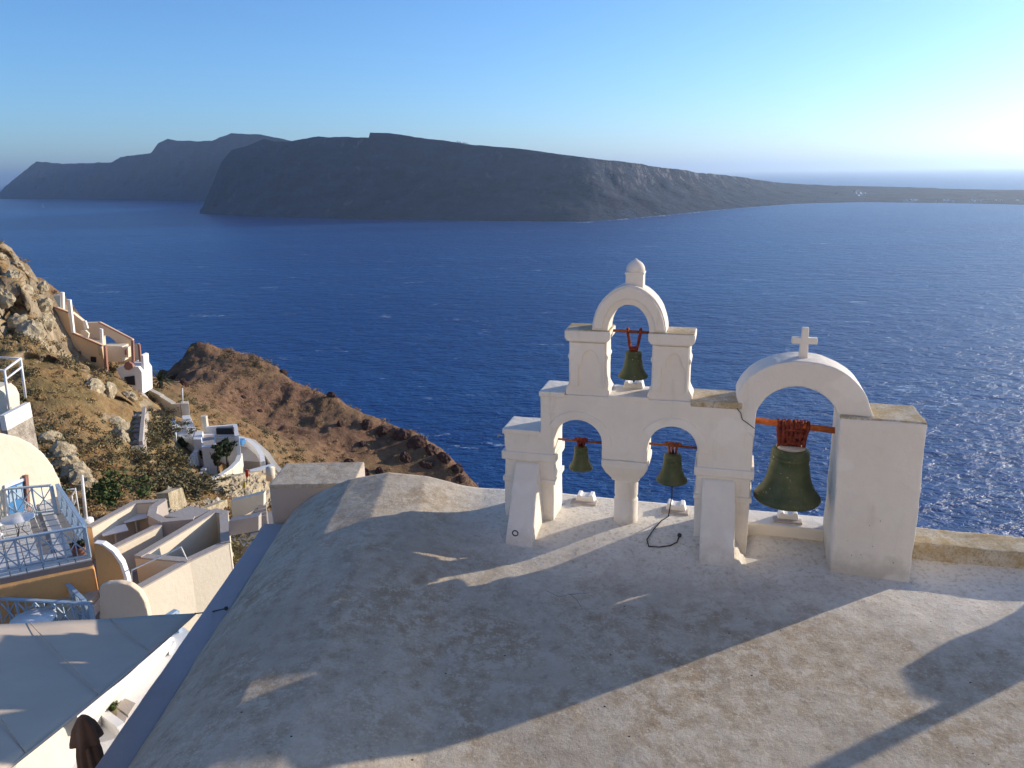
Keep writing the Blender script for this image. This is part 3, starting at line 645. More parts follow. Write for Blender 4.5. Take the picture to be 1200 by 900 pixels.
for x, y, z in ((-5, 40, -22), (2, 55, -50), (5, 75, -62), (8, 95, -75), (25, 60, -100), (25, 90, -110), (20, 30, -60), (15, 140, -122), (-40, 190, -122), (-95, 190, -110), (-80, 130, -80), (-62, 100, -50), (-60, 140, -85), (0, 16, -12), (-12, 15, -9.5), (-25, 15, -9), (6, 20, -30)): C3.append(Vector((x, y, z)))
A_ = np.array([(p.x, p.y) for p in C3]); Zc = np.array([p.z for p in C3])
def phi(r): return -r
Kd = phi(np.linalg.norm(A_[:, None] - A_[None], axis=2)) + np.eye(len(A_)) * 0.15
n_ = len(A_); KK = np.zeros((n_ + 3, n_ + 3)); KK[:n_, :n_] = Kd; KK[:n_, n_] = 1; KK[:n_, n_ + 1:] = A_ / 50; KK[n_, :n_] = 1; KK[n_ + 1:, :n_] = (A_ / 50).T
WT = np.linalg.solve(KK, np.concatenate([Zc, [0, 0, 0]]))
def smooth_z(xy):
    xy = np.asarray(xy, float); o = np.zeros(len(xy))
    for i in range(0, len(xy), 20000):
        q = xy[i:i + 20000]; o[i:i + 20000] = phi(np.linalg.norm(q[:, None] - A_[None], axis=2)) @ WT[:n_] + WT[n_] + (q / 50) @ WT[n_ + 1:]
    return o
CAVES = []
def add_cave(px, py, r_, dp):
    ys = np.linspace(30, 90, 600); d = ray(px, py); ts = ys / d.y; zz = EYE.z + d.z * ts; g_ = smooth_z(np.column_stack([d.x * ts, ys])); k = int(np.argmax(zz < g_)); CAVES.append((d.x * ts[k], ys[k], zz[k], r_, dp))
for q in ((16, 362, 0.8, 2.2), (14, 392, 0.9, 2.4), (6, 303, 0.7, 1.8), (38, 427, 0.8, 2.0), (58, 430, 0.7, 2.0), (122, 466, 0.9, 1.8), (138, 474, 0.9, 2.0), (34, 380, 0.5, 1.5), (28, 345, 0.5, 1.4)): add_cave(*q)
def ground_pts(xy):
    xy = np.asarray(xy, float); z = smooth_z(xy); P = np.column_stack([xy, z])
    dist = np.hypot(xy[:, 0], xy[:, 1]); far = sst(70, 100, dist)
    cliff = np.exp(-((xy[:, 0] + 42) ** 2 / 45 + (xy[:, 1] - 60) ** 2 / 50))
    P[:, 2] += (0.4 + 0.3 * far) * fbm(P / 9.0, 4, 21) + (0.42 + 0.28 * far) * fbm(P / 3.2, 5, 31, 0.6, True)
    k = np.clip(cliff * 1.3, 0, 1)
    P[:, 2] += k * 1.0 * fbm(P / 1.7, 5, 41, 0.6, True)
    g = fbm(P / 2.0, 5, 51, 0.65, True)
    P[:, 1] += k * 1.6 * g; P[:, 0] += k * 0.8 * fbm(P / 2.2, 4, 61)
    for cx_, cy_, cz_, rr_, dp_ in CAVES:
        q2 = ((P[:, 0] - cx_) ** 2 + (P[:, 1] - cy_) ** 2 * 0.5 + (P[:, 2] - cz_) ** 2 * 0.6) / rr_ ** 2; wv = dp_ * np.exp(-q2 * q2)
        P[:, 0] += xy[:, 0] / dist * wv; P[:, 1] += xy[:, 1] / dist * wv; P[:, 2] -= 0.15 * wv
    far2 = sst(85, 105, dist)
    P[:, 1] += far2 * 0.7 * fbm(P / np.array([6., 6, 14]), 4, 71, 0.6, True)
    return P
pxs = np.arange(-260, 720, 2.6); dd = 14 * (235 / 14.0) ** np.linspace(0, 1, 500)
az_ = np.arctan((pxs - 600) / (F_PX * math.cos(PITCH) + 250 * math.sin(PITCH)))
XX = dd[:, None] * np.sin(az_)[None]; YY = dd[:, None] * np.cos(az_)[None]
GP = ground_pts(np.column_stack([XX.ravel(), YY.ravel()]))
def make_ground():
    m, t, p = newmat('dry hillside'); v = coords(t)
    geo = t.nodes.new('ShaderNodeNewGeometry'); sp = t.nodes.new('ShaderNodeSeparateXYZ'); t.links.new(geo.outputs['True Normal'], sp.inputs[0])
    ps = t.nodes.new('ShaderNodeSeparateXYZ'); t.links.new(geo.outputs['Position'], ps.inputs[0])
    a = noise(t, v, 0.16, 6, 0.65); b_ = noise(t, v, 0.9, 7, 0.7); f = noise(t, v, 4.5, 6, 0.7); r_ = noise(t, v, 0.5, 7, 0.7, (1, 1, 0.6))
    grass = mix(t, ramp(t, b_, [(0.35, 0.0), (0.65, 1.0)]), (0.25, 0.14, 0.055), (0.38, 0.26, 0.125))
    grass = mix(t, ramp(t, a, [(0.46, 0.0), (0.62, 0.75)]), grass, (0.16, 0.125, 0.055))
    grass = mix(t, ramp(t, f, [(0.55, 0.0), (0.75, 0.7)]), grass, (0.10, 0.075, 0.036))
    red = mix(t, ramp(t, b_, [(0.36, 0.0), (0.62, 1.0)]), (0.14, 0.073, 0.046), (0.25, 0.15, 0.092))
    red = mix(t, ramp(t, a, [(0.44, 0.0), (0.62, 0.55)]), red, (0.23, 0.15, 0.075))
    red = mix(t, ramp(t, f, [(0.58, 0.0), (0.75, 0.6)]), red, (0.05, 0.035, 0.026))
    mr = t.nodes.new('ShaderNodeMapRange'); mr.inputs[1].default_value = 64; mr.inputs[2].default_value = 84; t.links.new(ps.outputs[1], mr.inputs[0])
    base = mix(t, mr.outputs[0], grass, red)
    rock = mix(t, ramp(t, r_, [(0.35, 0.0), (0.66, 1.0)]), (0.17, 0.12, 0.08), (0.52, 0.43, 0.29))
    rock = mix(t, mr.outputs[0], rock, mix(t, r_, (0.05, 0.03, 0.025), (0.13, 0.075, 0.055)))
    st = t.nodes.new('ShaderNodeMath'); st.operation = 'ADD'; t.links.new(sp.outputs[2], st.inputs[0])
    sc_ = t.nodes.new('ShaderNodeMath'); sc_.operation = 'MULTIPLY'; sc_.inputs[1].default_value = 0.5; t.links.new(b_, sc_.inputs[0]); t.links.new(sc_.outputs[0], st.inputs[1])
    c = mix(t, ramp(t, st.outputs[0], [(0.70, 1.0), (0.92, 0.0)]), base, rock)
    t.links.new(c, p.inputs['Base Color']); p.inputs['Roughness'].default_value = 1.0; p.inputs['Specular IOR Level'].default_value = 0.1
    b = bump(t, p, b_, 0.5, 0.7); bump(t, p, f, 0.15, 0.8, b); return m
M['ground'] = make_ground()
hill = grid_mesh('hillside', GP[:, 0].reshape(XX.shape), GP[:, 1].reshape(XX.shape), GP[:, 2].reshape(XX.shape), M['ground']); tag(hill, kind='structure')
def gz(x, y): return float(ground_pts([(x, y)])[0, 2])
def ground_at(px, py, y0=18, y1=150):
    """first hillside point on a sight line"""
    ys = np.linspace(y0, y1, 500); d = ray(px, py); ts = ys / d.y
    z = EYE.z + d.z * ts; g = smooth_z(np.column_stack([d.x * ts, ys])); k = np.argmax(z < g)
    q = ground_pts([(d.x * ts[k], ys[k])])[0]; return Vector(q)

# ------------------------------------------------------------------ plants, rocks
def leafmat(name, c0, c1):
    m, t, p = newmat(name); v = coords(t); a = noise(t, v, 2.5, 4, 0.7); oi = t.nodes.new('ShaderNodeObjectInfo')
    c = mix(t, ramp(t, a, [(0.3, 0.0), (0.7, 1.0)]), c0, c1); t.links.new(c, p.inputs['Base Color']); p.inputs['Roughness'].default_value = 0.9
    return m
M['olive'] = leafmat('olive scrub leaves', (0.10, 0.085, 0.04), (0.19, 0.16, 0.08))
M['dry'] = leafmat('dry scrub stems', (0.24, 0.15, 0.065), (0.40, 0.28, 0.14))
M['leaf'] = leafmat('dark green leaves', (0.018, 0.03, 0.012), (0.05, 0.065, 0.025))
M['green'] = leafmat('fresh green leaves', (0.04, 0.065, 0.018), (0.09, 0.12, 0.035))
M['bark'] = plain('grey bark', (0.12, 0.09, 0.065), 0.9)
rng = np.random.default_rng(5)
def leaves(centres, radii, per, size, flat=0.7):
    """many small leaf faces spread through clumps; returns vertices and faces"""
    c = np.repeat(centres, per, 0); r = np.repeat(radii, per)
    u = rng.normal(size=(len(c), 3)); u /= np.linalg.norm(u, axis=1)[:, None]
    q = c + u * (r * rng.uniform(0.35, 1.0, len(c)))[:, None] * np.array([1, 1, flat])
    s = (np.repeat(size if np.ndim(size) else np.full(len(centres), size), per) * rng.uniform(0.6, 1.4, len(c)))[:, None]
    t1 = rng.normal(size=(len(c), 3)); t1 /= np.linalg.norm(t1, axis=1)[:, None]
    t2 = np.cross(t1, u); t2 /= np.linalg.norm(t2, axis=1)[:, None] + 1e-6
    V = np.stack([q + t1 * s, q + t2 * s * 0.5, q - t1 * s, q - t2 * s * 0.5], 1).reshape(-1, 3)
    Fc = np.arange(len(V)).reshape(-1, 4); return V, Fc
def leaf_obj(name, V, Fc, mat, parent=None, local=False):
    me = bpy.data.meshes.new(name); me.from_pydata(V.tolist(), [], Fc.tolist()); me.update(); return put(name, me, mat, parent, local)
def scrub(name, mat, n, seed, lo, hi, rad, per, size):
    g = np.random.default_rng(seed); px = g.uniform(-40, 560, n * 5); d = 34 * (135 / 34.0) ** g.uniform(0, 1, n * 5)
    a = np.arctan((px - 600) / (F_PX * math.cos(PITCH) + 250 * math.sin(PITCH))); xy = np.column_stack([d * np.sin(a), d * np.cos(a)])
    dens = fbm(np.column_stack([xy / 7.0, np.zeros(len(xy))]), 3, seed); keep = (dens > lo) & (dens < hi)
    xy = xy[keep][:n]; P = ground_pts(xy); ok = (P[:, 2] > -60) & (np.hypot(P[:, 0] + 25.5, P[:, 1] - 58.5) > 6.5); P = P[ok]
    r = g.uniform(rad * 0.5, rad * 1.5, len(P)) * (1 + 0.5 * sst(70, 110, P[:, 1])); P[:, 2] += r * 0.25
    V, Fc = leaves(P, r, per, size * (0.7 + r / rad * 0.3)); return tag(leaf_obj(name, V, Fc, M[mat]), kind='stuff')
scrub('olive_scrub', 'olive', 900, 3, 0.2, 9, 0.45, 60, 0.075)
scrub('dry_scrub', 'dry', 2600, 4, -9, 0.3, 0.30, 34, 0.07)

sh = empty('shrub', (0, 0, 0), 'rounded olive brown shrub on the slope left of the white house', 'shrub', 0, 'shrubs on the slope left of the white house')
cc = rng.normal(size=(16, 3)) * np.array([0.5, 0.5, 0.22]) + np.array([0, 0, 0.45]); V, Fc = leaves(cc, rng.uniform(0.25, 0.5, 16), 60, 0.09)
leaf_obj('foliage', V, Fc, M['olive'], sh, True)
bm = bmesh.new()
for k in range(6): tube_bm(bm, [(0, 0, -0.2), (0.2 * math.cos(k), 0.2 * math.sin(k), 0.2), (0.45 * math.cos(k * 1.1), 0.45 * math.sin(k * 1.1), 0.5)], [0.04, 0.03, 0.012], 5)
from_bm('stems', bm, M['bark'], sh, True)
spots = [(165, 545), (178, 560), (195, 555), (203, 568), (215, 576), (225, 572), (185, 578), (232, 582), (240, 574), (175, 530), (196, 540), (206, 556), (186, 515), (195, 522), (182, 490), (192, 505), (172, 505), (205, 585), (222, 588), (190, 545)]
for i, q in enumerate(spots):
    p = ground_at(*q); s = random.uniform(0.8, 1.5)
    if i == 0: sh.location = p; sh.scale = (s, s, s * 0.8)
    else: dup(sh, p, random.uniform(0, 6), scale=(s, s, s * 0.8))
gb = empty('bush', ground_at(135, 600), 'fresh green bush growing at the corner of the cream terrace walls', 'bush')
cc = rng.normal(size=(26, 3)) * np.array([1.0, 0.7, 0.35]) + np.array([0, 0, 0.7]); V, Fc = leaves(cc, rng.uniform(0.3, 0.6, 26), 60, 0.10)
leaf_obj('foliage', V, Fc, M['green'], gb, True)
tube('stems', [(0, 0, -0.4), (0.1, 0, 0.3), (0.3, 0.1, 0.8)], [0.06, 0.05, 0.02], M['bark'], gb, 6, True)
# spiky palm below the terraced house
pm = empty('palm', ground_at(190, 458) , 'spiky dwarf palm beside the path above the white house', 'palm')
lathe('trunk', [(0.2, -0.5), (0.22, 0.2), (0.18, 0.7), (0.1, 0.85)], (0, 0, 0), M['bark'], pm, 10, True)
bm = bmesh.new()
for k in range(34):
    a = k * 2.399; el = 0.15 + 1.1 * (k / 34.0); L = random.uniform(1.2, 1.9); pv = None; side = Vector((-math.sin(a), math.cos(a), 0))
    for j in range(6):
        q = j / 5; pt = Vector((math.cos(a) * math.cos(el) * L * q, math.sin(a) * math.cos(el) * L * q, 0.75 + math.sin(el) * L * q - 0.9 * q * q * math.cos(el)))
        wd = 0.16 * (1 - q) ** 0.6 * (0.3 + q) + 0.01; cur = (bm.verts.new(pt - side * wd), bm.verts.new(pt + side * wd))
        if pv: bm.faces.new((pv[0], pv[1], cur[1], cur[0]))
        pv = cur
from_bm('fronds', bm, M['leaf'], pm, True)
def boulder_mesh(seed, mat):
    bm = bmesh.new(); bmesh.ops.create_icosphere(bm, subdivisions=3, radius=1)
    P = np.array([v.co for v in bm.verts]); n = 1 + 0.6 * fbm(P * 1.6, 5, seed, 0.65, True)
    for v, k in zip(bm.verts, n): v.co = v.co * float(k); v.co.z *= 0.75
    return bm
def make_rock(name, c0, c1):
    m, t, p = newmat(name); v = coords(t); a = noise(t, v, 1.6, 7, 0.7); f = noise(t, v, 9, 5, 0.7)
    c = mix(t, ramp(t, a, [(0.36, 0.0), (0.62, 1.0)]), c0, c1); c = mix(t, ramp(t, f, [(0.6, 0.0), (0.72, 0.7)]), c, [x * 0.4 for x in c0])
    t.links.new(c, p.inputs['Base Color']); p.inputs['Roughness'].default_value = 1.0; b = bump(t, p, a, 0.25, 0.8); bump(t, p, f, 0.06, 0.8, b); return m
M['rock'] = make_rock('pale tuff', (0.30, 0.235, 0.15), (0.58, 0.49, 0.33))
M['lava'] = make_rock('dark red lava', (0.045, 0.024, 0.02), (0.11, 0.06, 0.045))
def boulders(label, group, mat, spots, seed):
    src = None
    for i, (px, py, s) in enumerate(spots):
        p = ground_at(px, py)
        if src is None:
            src = from_bm('boulder', boulder_mesh(seed, mat), M[mat], None, smooth=False); o = src; tag(o, label, 'boulder', group)
        else: o = src.copy(); COL.objects.link(o)
        o.location = p + Vector((0, 0, -0.2 * s)); o.rotation_euler = (random.uniform(0, 6), random.uniform(0, 6), random.uniform(0, 6)); o.scale = (s, s * random.uniform(.7, 1.3), s * random.uniform(.7, 1.2))
boulders('pale craggy boulder below the cliff at the upper left', 'pale boulders below the upper left cliff', 'rock',
         [(10, 335, 0.60), (25, 350, 0.75), (5, 365, 0.70), (40, 365, 0.65), (20, 385, 0.60), (50, 385, 0.70), (8, 400, 0.60), (35, 403, 0.75), (16, 318, 0.55), (2, 305, 0.60), (45, 345, 0.50)], 7)
boulders('pale rock in the gully beside the cream vaulted house', 'pale rocks beside the cream vaulted house', 'rock',
         [(62, 520, 0.64), (74, 535, 0.72), (80, 550, 0.64), (88, 560, 0.72), (95, 570, 0.64), (70, 548, 0.56), (102, 578, 0.56), (140, 500, 0.64), (135, 512, 0.56), (145, 520, 0.56), (110, 463, 0.64), (130, 462, 0.64), (150, 468, 0.56), (165, 500, 0.48)], 17)
boulders('dark lava crag at the seaward edge of the brown headland', 'dark lava crags along the headland edge', 'lava',
         [(388, 466, 0.51), (400, 500, 0.41), (430, 500, 0.61), (450, 505, 0.75), (470, 512, 0.82), (488, 520, 0.82), (505, 530, 0.75), (520, 540, 0.68), (535, 552, 0.61), (540, 562, 0.51), (425, 520, 0.48), (410, 545, 0.55), (425, 555, 0.61), (445, 555, 0.55), (205, 445, 0.48), (215, 455, 0.45), (330, 440, 0.41), (500, 545, 0.61), (475, 540, 0.64), (285, 470, 0.31), (305, 485, 0.27)], 27)

# ------------------------------------------------------------------ near terrace house with the blue railing
M['blue'] = plain('pale blue paint', (0.36, 0.47, 0.57), 0.45, 0, 0.1)
M['bluedoor'] = plain('blue door paint', (0.06, 0.20, 0.42), 0.4, 0, 0.1)
M['redbrown'] = plain('red brown trim', (0.30, 0.15, 0.11), 0.7)
M['tile'] = plaster('white floor tile', (0.70, 0.68, 0.65), (0.5, 0.48, 0.45), 0.2)
M['metalwhite'] = plain('white painted metal', (0.75, 0.75, 0.74), 0.4, 0, 0.05)
M['dark'] = plain('dark opening', (0.02, 0.022, 0.028), 0.6)
M['cushion'] = plain('beige cushion', (0.55, 0.47, 0.36), 0.9)
M['brown'] = plain('dark brown canvas', (0.22, 0.12, 0.07), 0.85, 0, 0.25, 3)
ZT = -6.5
th = empty('terrace_house', atz(60, 640, ZT), 'cream vaulted house with blue door behind a blue railed terrace on an ochre base', 'house')
FL = H(ZT, (-70, 692), (108, 656), (73, 580), (-70, 612))
prism('terrace_floor', FL, ZT - 0.18, ZT - 0.02, M['greyfloor'], th)
BA = H(ZT, (-72, 696), (110, 658.5), (76, 585), (-70, 615))
plastered(prism('base_wall', BA, -11, ZT - 0.185, M['ochre'], th), 0.05, 0.02, 0.6, 2)
A0, A1, A2, A3 = [Vector((p[0], p[1], ZT)) for p in FL]
tl = None
nu, nv = 9, 11
for i in range(nu):
    for j in range(nv):
        if i in (6, 8) and j > 1: continue
        u, v = (i + 0.5) / nu, (j + 0.5) / nv
        c = (A0 * (1 - u) + A1 * u) * (1 - v) + (A3 * (1 - u) + A2 * u) * v
        if tl is None:
            eu, ev = (A1 - A0) / nu * 0.47, (A3 - A0) / nv * 0.46
            bm = bmesh.new(); prism_bm(bm, [(-eu.x - ev.x, -eu.y - ev.y), (eu.x - ev.x, eu.y - ev.y), (eu.x + ev.x, eu.y + ev.y), (-eu.x + ev.x, -eu.y + ev.y)], -0.018, 0.006)
            tl = from_bm('floor_tile', bm, M['tile'], th, True); tl.location = c - th.location
        else:
            o = tl.copy(); COL.objects.link(o); o.location = c - th.location
# barrel vaulted house: facade plane
FA, FB = atz(-60, 640, ZT), atz(76, 576, ZT)
fdir = (FB - FA).normalized(); fn = Vector((fdir.y, -fdir.x, 0))
def facade(name, pxs_, depth, mat, off=0.0, parent=th):
    pts = [onpl(a, b, FA, FB) + fn * off for a, b in pxs_]; bm = bmesh.new()
    ext_bm(bm, pts, lambda p: p, lambda p: p - fn * depth); return from_bm(name, bm, mat, parent)
plastered(facade('vaulted_wall', [(-60, 507), (-20, 506), (5, 508), (22, 512), (38, 520), (52, 532), (62, 545), (70, 561), (74, 575), (77, 592), (60, 612), (-60, 640)], 5.5, M['cream']), 0.05, 0.02, 0.5, 3)
dr = facade('door', [(7, 570), (25, 563), (28, 590), (28, 604), (10, 610)], 0.12, M['bluedoor'], 0.05)
facade('door_frame', [(4, 568.5), (27, 560), (27, 563), (6.5, 571), (9.5, 611), (6.5, 612)], 0.14, M['white2'], 0.07, th)
facade('door_jamb', [(26.5, 557), (30, 556), (33, 602), (30, 604)], 0.2, M['redbrown'], 0.12, th)
for a in ((8.5, 16, 571, 567.5), (17.5, 24, 567, 564.5)):
    facade('door_pane', [(a[0], a[2] + 2), (a[1], a[3] + 2), (a[1] + 1, a[3] + 16), (a[0] + 1, a[2] + 18)], 0.06, M['blue'], 0.075, dr)
for q in ((15, 527), (40, 538)):
    pass
def railing(label, P, Q, hgt=1.0, n=4, mat='blue', name='railing', group=None):
    P, Q = Vector(P), Vector(Q); r = empty(name, P, label, 'railing', 0, group); L = Q - P; up = Vector((0, 0, 1))
    sd = L.cross(up).normalized()
    def bar(nm, a, b, w_=0.05, h_=0.04):
        bm = bmesh.new(); t = (b - a).normalized(); s2 = t.cross(sd).normalized()
        va = [bm.verts.new(a + sd * i * w_ / 2 + s2 * j * h_ / 2) for i, j in ((-1, -1), (1, -1), (1, 1), (-1, 1))]
        vb = [bm.verts.new(b + sd * i * w_ / 2 + s2 * j * h_ / 2) for i, j in ((-1, -1), (1, -1), (1, 1), (-1, 1))]
        bm.faces.new(va); bm.faces.new(vb[::-1])
        for k in range(4): bm.faces.new((va[k], va[(k + 1) % 4], vb[(k + 1) % 4], vb[k]))
        return from_bm(nm, bm, M[mat], r)
    bar('top_rail', P + up * hgt, Q + up * hgt, 0.11, 0.05); bar('bottom_rail', P + up * 0.1, Q + up * 0.1, 0.05, 0.05)
    for k in range(n + 1):
        a = P + L * (k / n); wd = 0.09 if k in (0, n) else 0.05
        bar('post', a, a + up * (hgt - 0.025), wd, wd)
        if k < n:
            b = P + L * ((k + 1) / n)
            bar('cross_bar', a + up * 0.14, b + up * (hgt - 0.05), 0.03, 0.03); bar('cross_bar', a + up * (hgt - 0.05), b + up * 0.14, 0.034, 0.03)
            c_ = (a + b) / 2; bar('baluster', c_ + up * 0.12, c_ + up * (hgt - 0.03), 0.026, 0.026)
    return r
def at0(px, py, z=ZT): return atz(px, py, z)
grp = 'pale blue railings round the terrace'
railing('pale blue criss cross railing along the front edge of the ochre terrace', at0(-62, 686.5), at0(105, 654), 1.0, 6, group=grp)
railing('pale blue criss cross railing along the right side of the ochre terrace', at0(105.5, 652), at0(73, 601), 1.0, 5, group=grp)
railing('pale blue criss cross railing across the terrace before the blue door', at0(-50, 612), at0(66, 602), 1.0, 5, group=grp)
# table and chairs
def round_table(label, c, rad=0.42, hgt=0.74):
    t = empty('round_table', c, label, 'table')
    lathe('table_top', [(rad * 0.98, hgt - 0.03), (rad, hgt - 0.02), (rad, hgt), (0, hgt + 0.002)], (0, 0, 0), M['metalwhite'], t, 32, True)
    for k in range(3):
        a = k * 2.094 + 0.4; tube('leg', [(0.28 * math.cos(a), 0.28 * math.sin(a), 0), (0.05 * math.cos(a), 0.05 * math.sin(a), 0.36), (0.22 * math.cos(a), 0.22 * math.sin(a), hgt - 0.03)], 0.014, M['iron'], t, 6, True)
    return t
tc = at0(26, 633)
round_table('round white metal table on the blue railed terrace', tc, 0.45)
def chair(label, c, rz):
    t = empty('chair', c, label, 'chair', rz, 'wire chairs around the white table')
    lathe('seat', [(0.19, 0.44), (0.2, 0.45), (0.2, 0.465), (0, 0.47)], (0, 0, 0), M['metalwhite'], t, 20, True)
    for sx in (-1, 1):
        for sy in (-1, 1): tube('leg', [(0.19 * sx, 0.19 * sy, 0), (0.14 * sx, 0.14 * sy, 0.45)], 0.012, M['metalwhite'], t, 6, True)
    bm = bmesh.new(); tube_bm(bm, [(0.18 * math.cos(R(q)), -0.18, 0.47 + 0.44 * math.sin(R(q))) for q in range(0, 181, 15)], 0.012, 6)
    for q in (-0.12, -0.06, 0, 0.06, 0.12): tube_bm(bm, [(q, -0.18, 0.47), (q * 0.9, -0.18, 0.47 + 0.44 * math.sqrt(1 - (q / 0.18) ** 2))], 0.007, 5)
    from_bm('backrest', bm, M['metalwhite'], t, True); return t
chair('white wire chair behind the round table near the blue door', tc + Vector((-0.15, 0.62, 0)), math.pi)
chair('white wire chair in front of the round table by the railing', tc + Vector((-0.35, -0.6, 0)), 0.4)
chair('white wire chair at the left of the round table', tc + Vector((-0.8, 0.1, 0)), -1.5)
pot = empty('flower_pot', at0(92, 655) + Vector((-0.1, 0.25, 0)), 'dark pot of red flowers in the front corner of the terrace', 'flower pot')
lathe('pot', [(0.14, 0), (0.2, 0.24), (0.21, 0.28), (0.18, 0.28), (0.17, 0.2)], (0, 0, 0), M['redbrown'], pot, 18, True)
V, Fc = leaves(np.array([[0, 0, 0.38], [0.12, 0.05, 0.36], [-0.1, 0, 0.36]]), np.array([0.18, 0.15, 0.15]), 60, 0.05); leaf_obj('foliage', V, Fc, M['leaf'], pot, True)
V, Fc = leaves(np.array([[0, -0.1, 0.32], [0.16, 0, 0.34]]), np.array([0.12, 0.12]), 24, 0.035); leaf_obj('flowers', V, Fc, plain('red petals', (0.35, 0.02, 0.04)), pot, True)
# white handrail and lamp post behind the terrace
hr = empty('stair_railing', at0(80, 600, -7.2), 'white metal stair railing beside the cream vaulted house', 'railing')
for a, b in (((78, 574), (88, 573)), ((79, 588), (88, 575)), ((84, 596), (89, 585))):
    tube('rail', [aty(*a, 26.5), aty(*b, 26.5)], 0.03, M['metalwhite'], hr, 6)
for a, b in (((88, 572), (93, 604)), ((84, 580), (86, 598))): tube('post', [aty(*a, 26.5), aty(*b, 26.5)], 0.028, M['metalwhite'], hr, 6)
lp = empty('lamp_post', aty(101, 612, 27), 'slim white lamp post beside the terrace corner', 'post')
tube('post', [aty(101.5, 615, 27), aty(96, 557, 27)], [0.07, 0.05], M['metalwhite'], lp, 8)
lathe('base', [(0.25, -0.05), (0.25, 0.12), (0.1, 0.15)], aty(101.5, 612, 27), M['white2'], lp, 12)

# ochre curved gable and the pinkish half round vault below the terrace
og = empty('ochre_gable', aty(130, 690, 19.5), 'ochre quarter round wall with a white rim beside the terrace base', 'wall')
def ypoly(name, pxs_, y, depth, mat, parent):
    pts = [aty(a, b, y) for a, b in pxs_]; bm = bmesh.new(); ext_bm(bm, pts, lambda p: p, lambda p: p + Vector((0, depth, 0))); return from_bm(name, bm, mat, parent)
ypoly('wall', [(110, 637), (120, 639), (131, 648), (140, 661), (145, 676), (147, 700), (117, 700)], 19.8, 0.15, M['ochre'], og)
ypoly('rim', [(110, 636.5), (120, 637.5), (132.5, 646), (143, 660), (148.5, 676), (151.5, 690), (147, 692), (145, 676), (140, 661), (131, 648), (120, 639.5)], 19.75, 0.2, M['white2'], og)
pv = empty('pink_vault', aty(140, 720, 18.6), 'pinkish half round vault end just above the shade sail', 'vault')
plastered(ypoly('wall', [(116, 740), (116, 688), (124, 684.5), (138, 683), (152, 686), (163, 694), (170, 706), (174, 722), (175, 740)], 18.6, 0.22, M['pinkcream'], pv), 0.04, 0.01)

# lower blue railed nook with cushions
nk = -7.9
railing('lower pale blue railing just above the shade sail on the left', atz(4, 735, nk), atz(112, 742, nk), 0.9, 5, name='railing')
railing('short pale blue railing beside the ochre base wall', atz(84, 716, nk), atz(105, 738, nk), 0.9, 2)
sf = empty('bench', atz(60, 728, nk), 'low bench with two beige cushions in the blue railed nook', 'bench')
cq = atz(60, 722, nk)
for dx in (-0.65, 0.65): box('cushion', cq + Vector((dx, 0.1, 0.42)), (1.2, 0.8, 0.18), M['cushion'], sf, bv=0.05, rz=0.12)
box('base', cq + Vector((0, 0.1, 0.16)), (2.5, 0.85, 0.33), M['white2'], sf, rz=0.12)
round_table('round white table top half hidden by the shade sail', atz(44, 752, nk), 0.55, 0.7)
prism('nook_floor', H(nk, (-60, 780), (185, 780), (150, 705), (-60, 712)), nk - 0.3, nk - 0.01, M['greyfloor'], th)

# ------------------------------------------------------------------ cream terraces
ct = empty('cream_terraces', atz(190, 650, -8.3), 'cream walled sunken terraces with grey tops between the house and the church', 'terrace')
ZW, ZF = -7.0, -8.15
def wall_run(name, pts, zt, zb, th_, mat, parent, top='greyplaster', bv=0.02):
    """a run of wall: centre line through (x, y) points"""
    for i in range(len(pts) - 1):
        a, b = Vector((*pts[i], 0)), Vector((*pts[i + 1], 0)); d = (b - a).normalized(); s = Vector((-d.y, d.x, 0)) * th_ / 2
        a2, b2 = a - d * th_ * 0.35, b + d * th_ * 0.35
        q = [(a2 + s), (b2 + s), (b2 - s), (a2 - s)]; e = 0.003 * i
        prism(name, [(p.x, p.y) for p in q], zb, zt - 0.05 - e, M[mat], parent, bv)
        s *= 1.06; q = [(a2 + s), (b2 + s), (b2 - s), (a2 - s)]
        prism('coping', [(p.x, p.y) for p in q], zt - 0.05 - e, zt - e, M[top], parent)
W_ = lambda *p: H(ZW, *p)
wall_run('wall', W_((106, 616), (158, 588), (190, 586)), ZW, -9.4, 0.26, 'cream', ct)
wall_run('wall', W_((128, 641), (184, 614)), ZW - 0.05, -9.4, 0.24, 'cream', ct)
wall_run('wall', W_((190, 587), (180, 594), (178, 603), (192, 610), (224, 607)), ZW + 0.02, -9.4, 0.26, 'greyplaster', ct)
wall_run('wall', W_((164, 650), (252, 598), (262, 600), (264, 634)), ZW + 0.01, -9.8, 0.26, 'cream', ct)
wall_run('wall', W_((264, 634), (219, 655), (155, 690)), ZW - 0.03, -9.6, 0.26, 'cream', ct)
wall_run('wall', W_((164, 650), (219, 655)), ZW - 0.02, -9.0, 0.24, 'cream', ct)
prism('floor', H(ZF, (100, 665), (170, 600), (215, 600), (262, 620), (262, 665), (160, 715), (120, 690)), ZF - 0.4, ZF, M['greyfloor'], ct)
prism('roof_slab', W_((192, 604), (222, 592), (248, 597), (224, 607)), ZW - 0.8, ZW - 0.02, M['greyplaster'], ct)
def sq_table(label, px, py, rz):
    c = atz(px, py, ZF + 0.74); t = empty('table', (c.x, c.y, ZF), label, 'table', rz)
    box('table_top', (0, 0, 0.73), (0.78, 0.6, 0.035), M['metalwhite'], t, local=True, bv=0.008)
    tube('leg', [(0, 0, 0), (0, 0, 0.71)], 0.035, M['metalwhite'], t, 8, True); box('foot', (0, 0, 0.012), (0.42, 0.42, 0.024), M['metalwhite'], t, local=True); return t
sq_table('pale square table nearer the blue railing in the shaded cream terrace', 134, 621, 0.6)
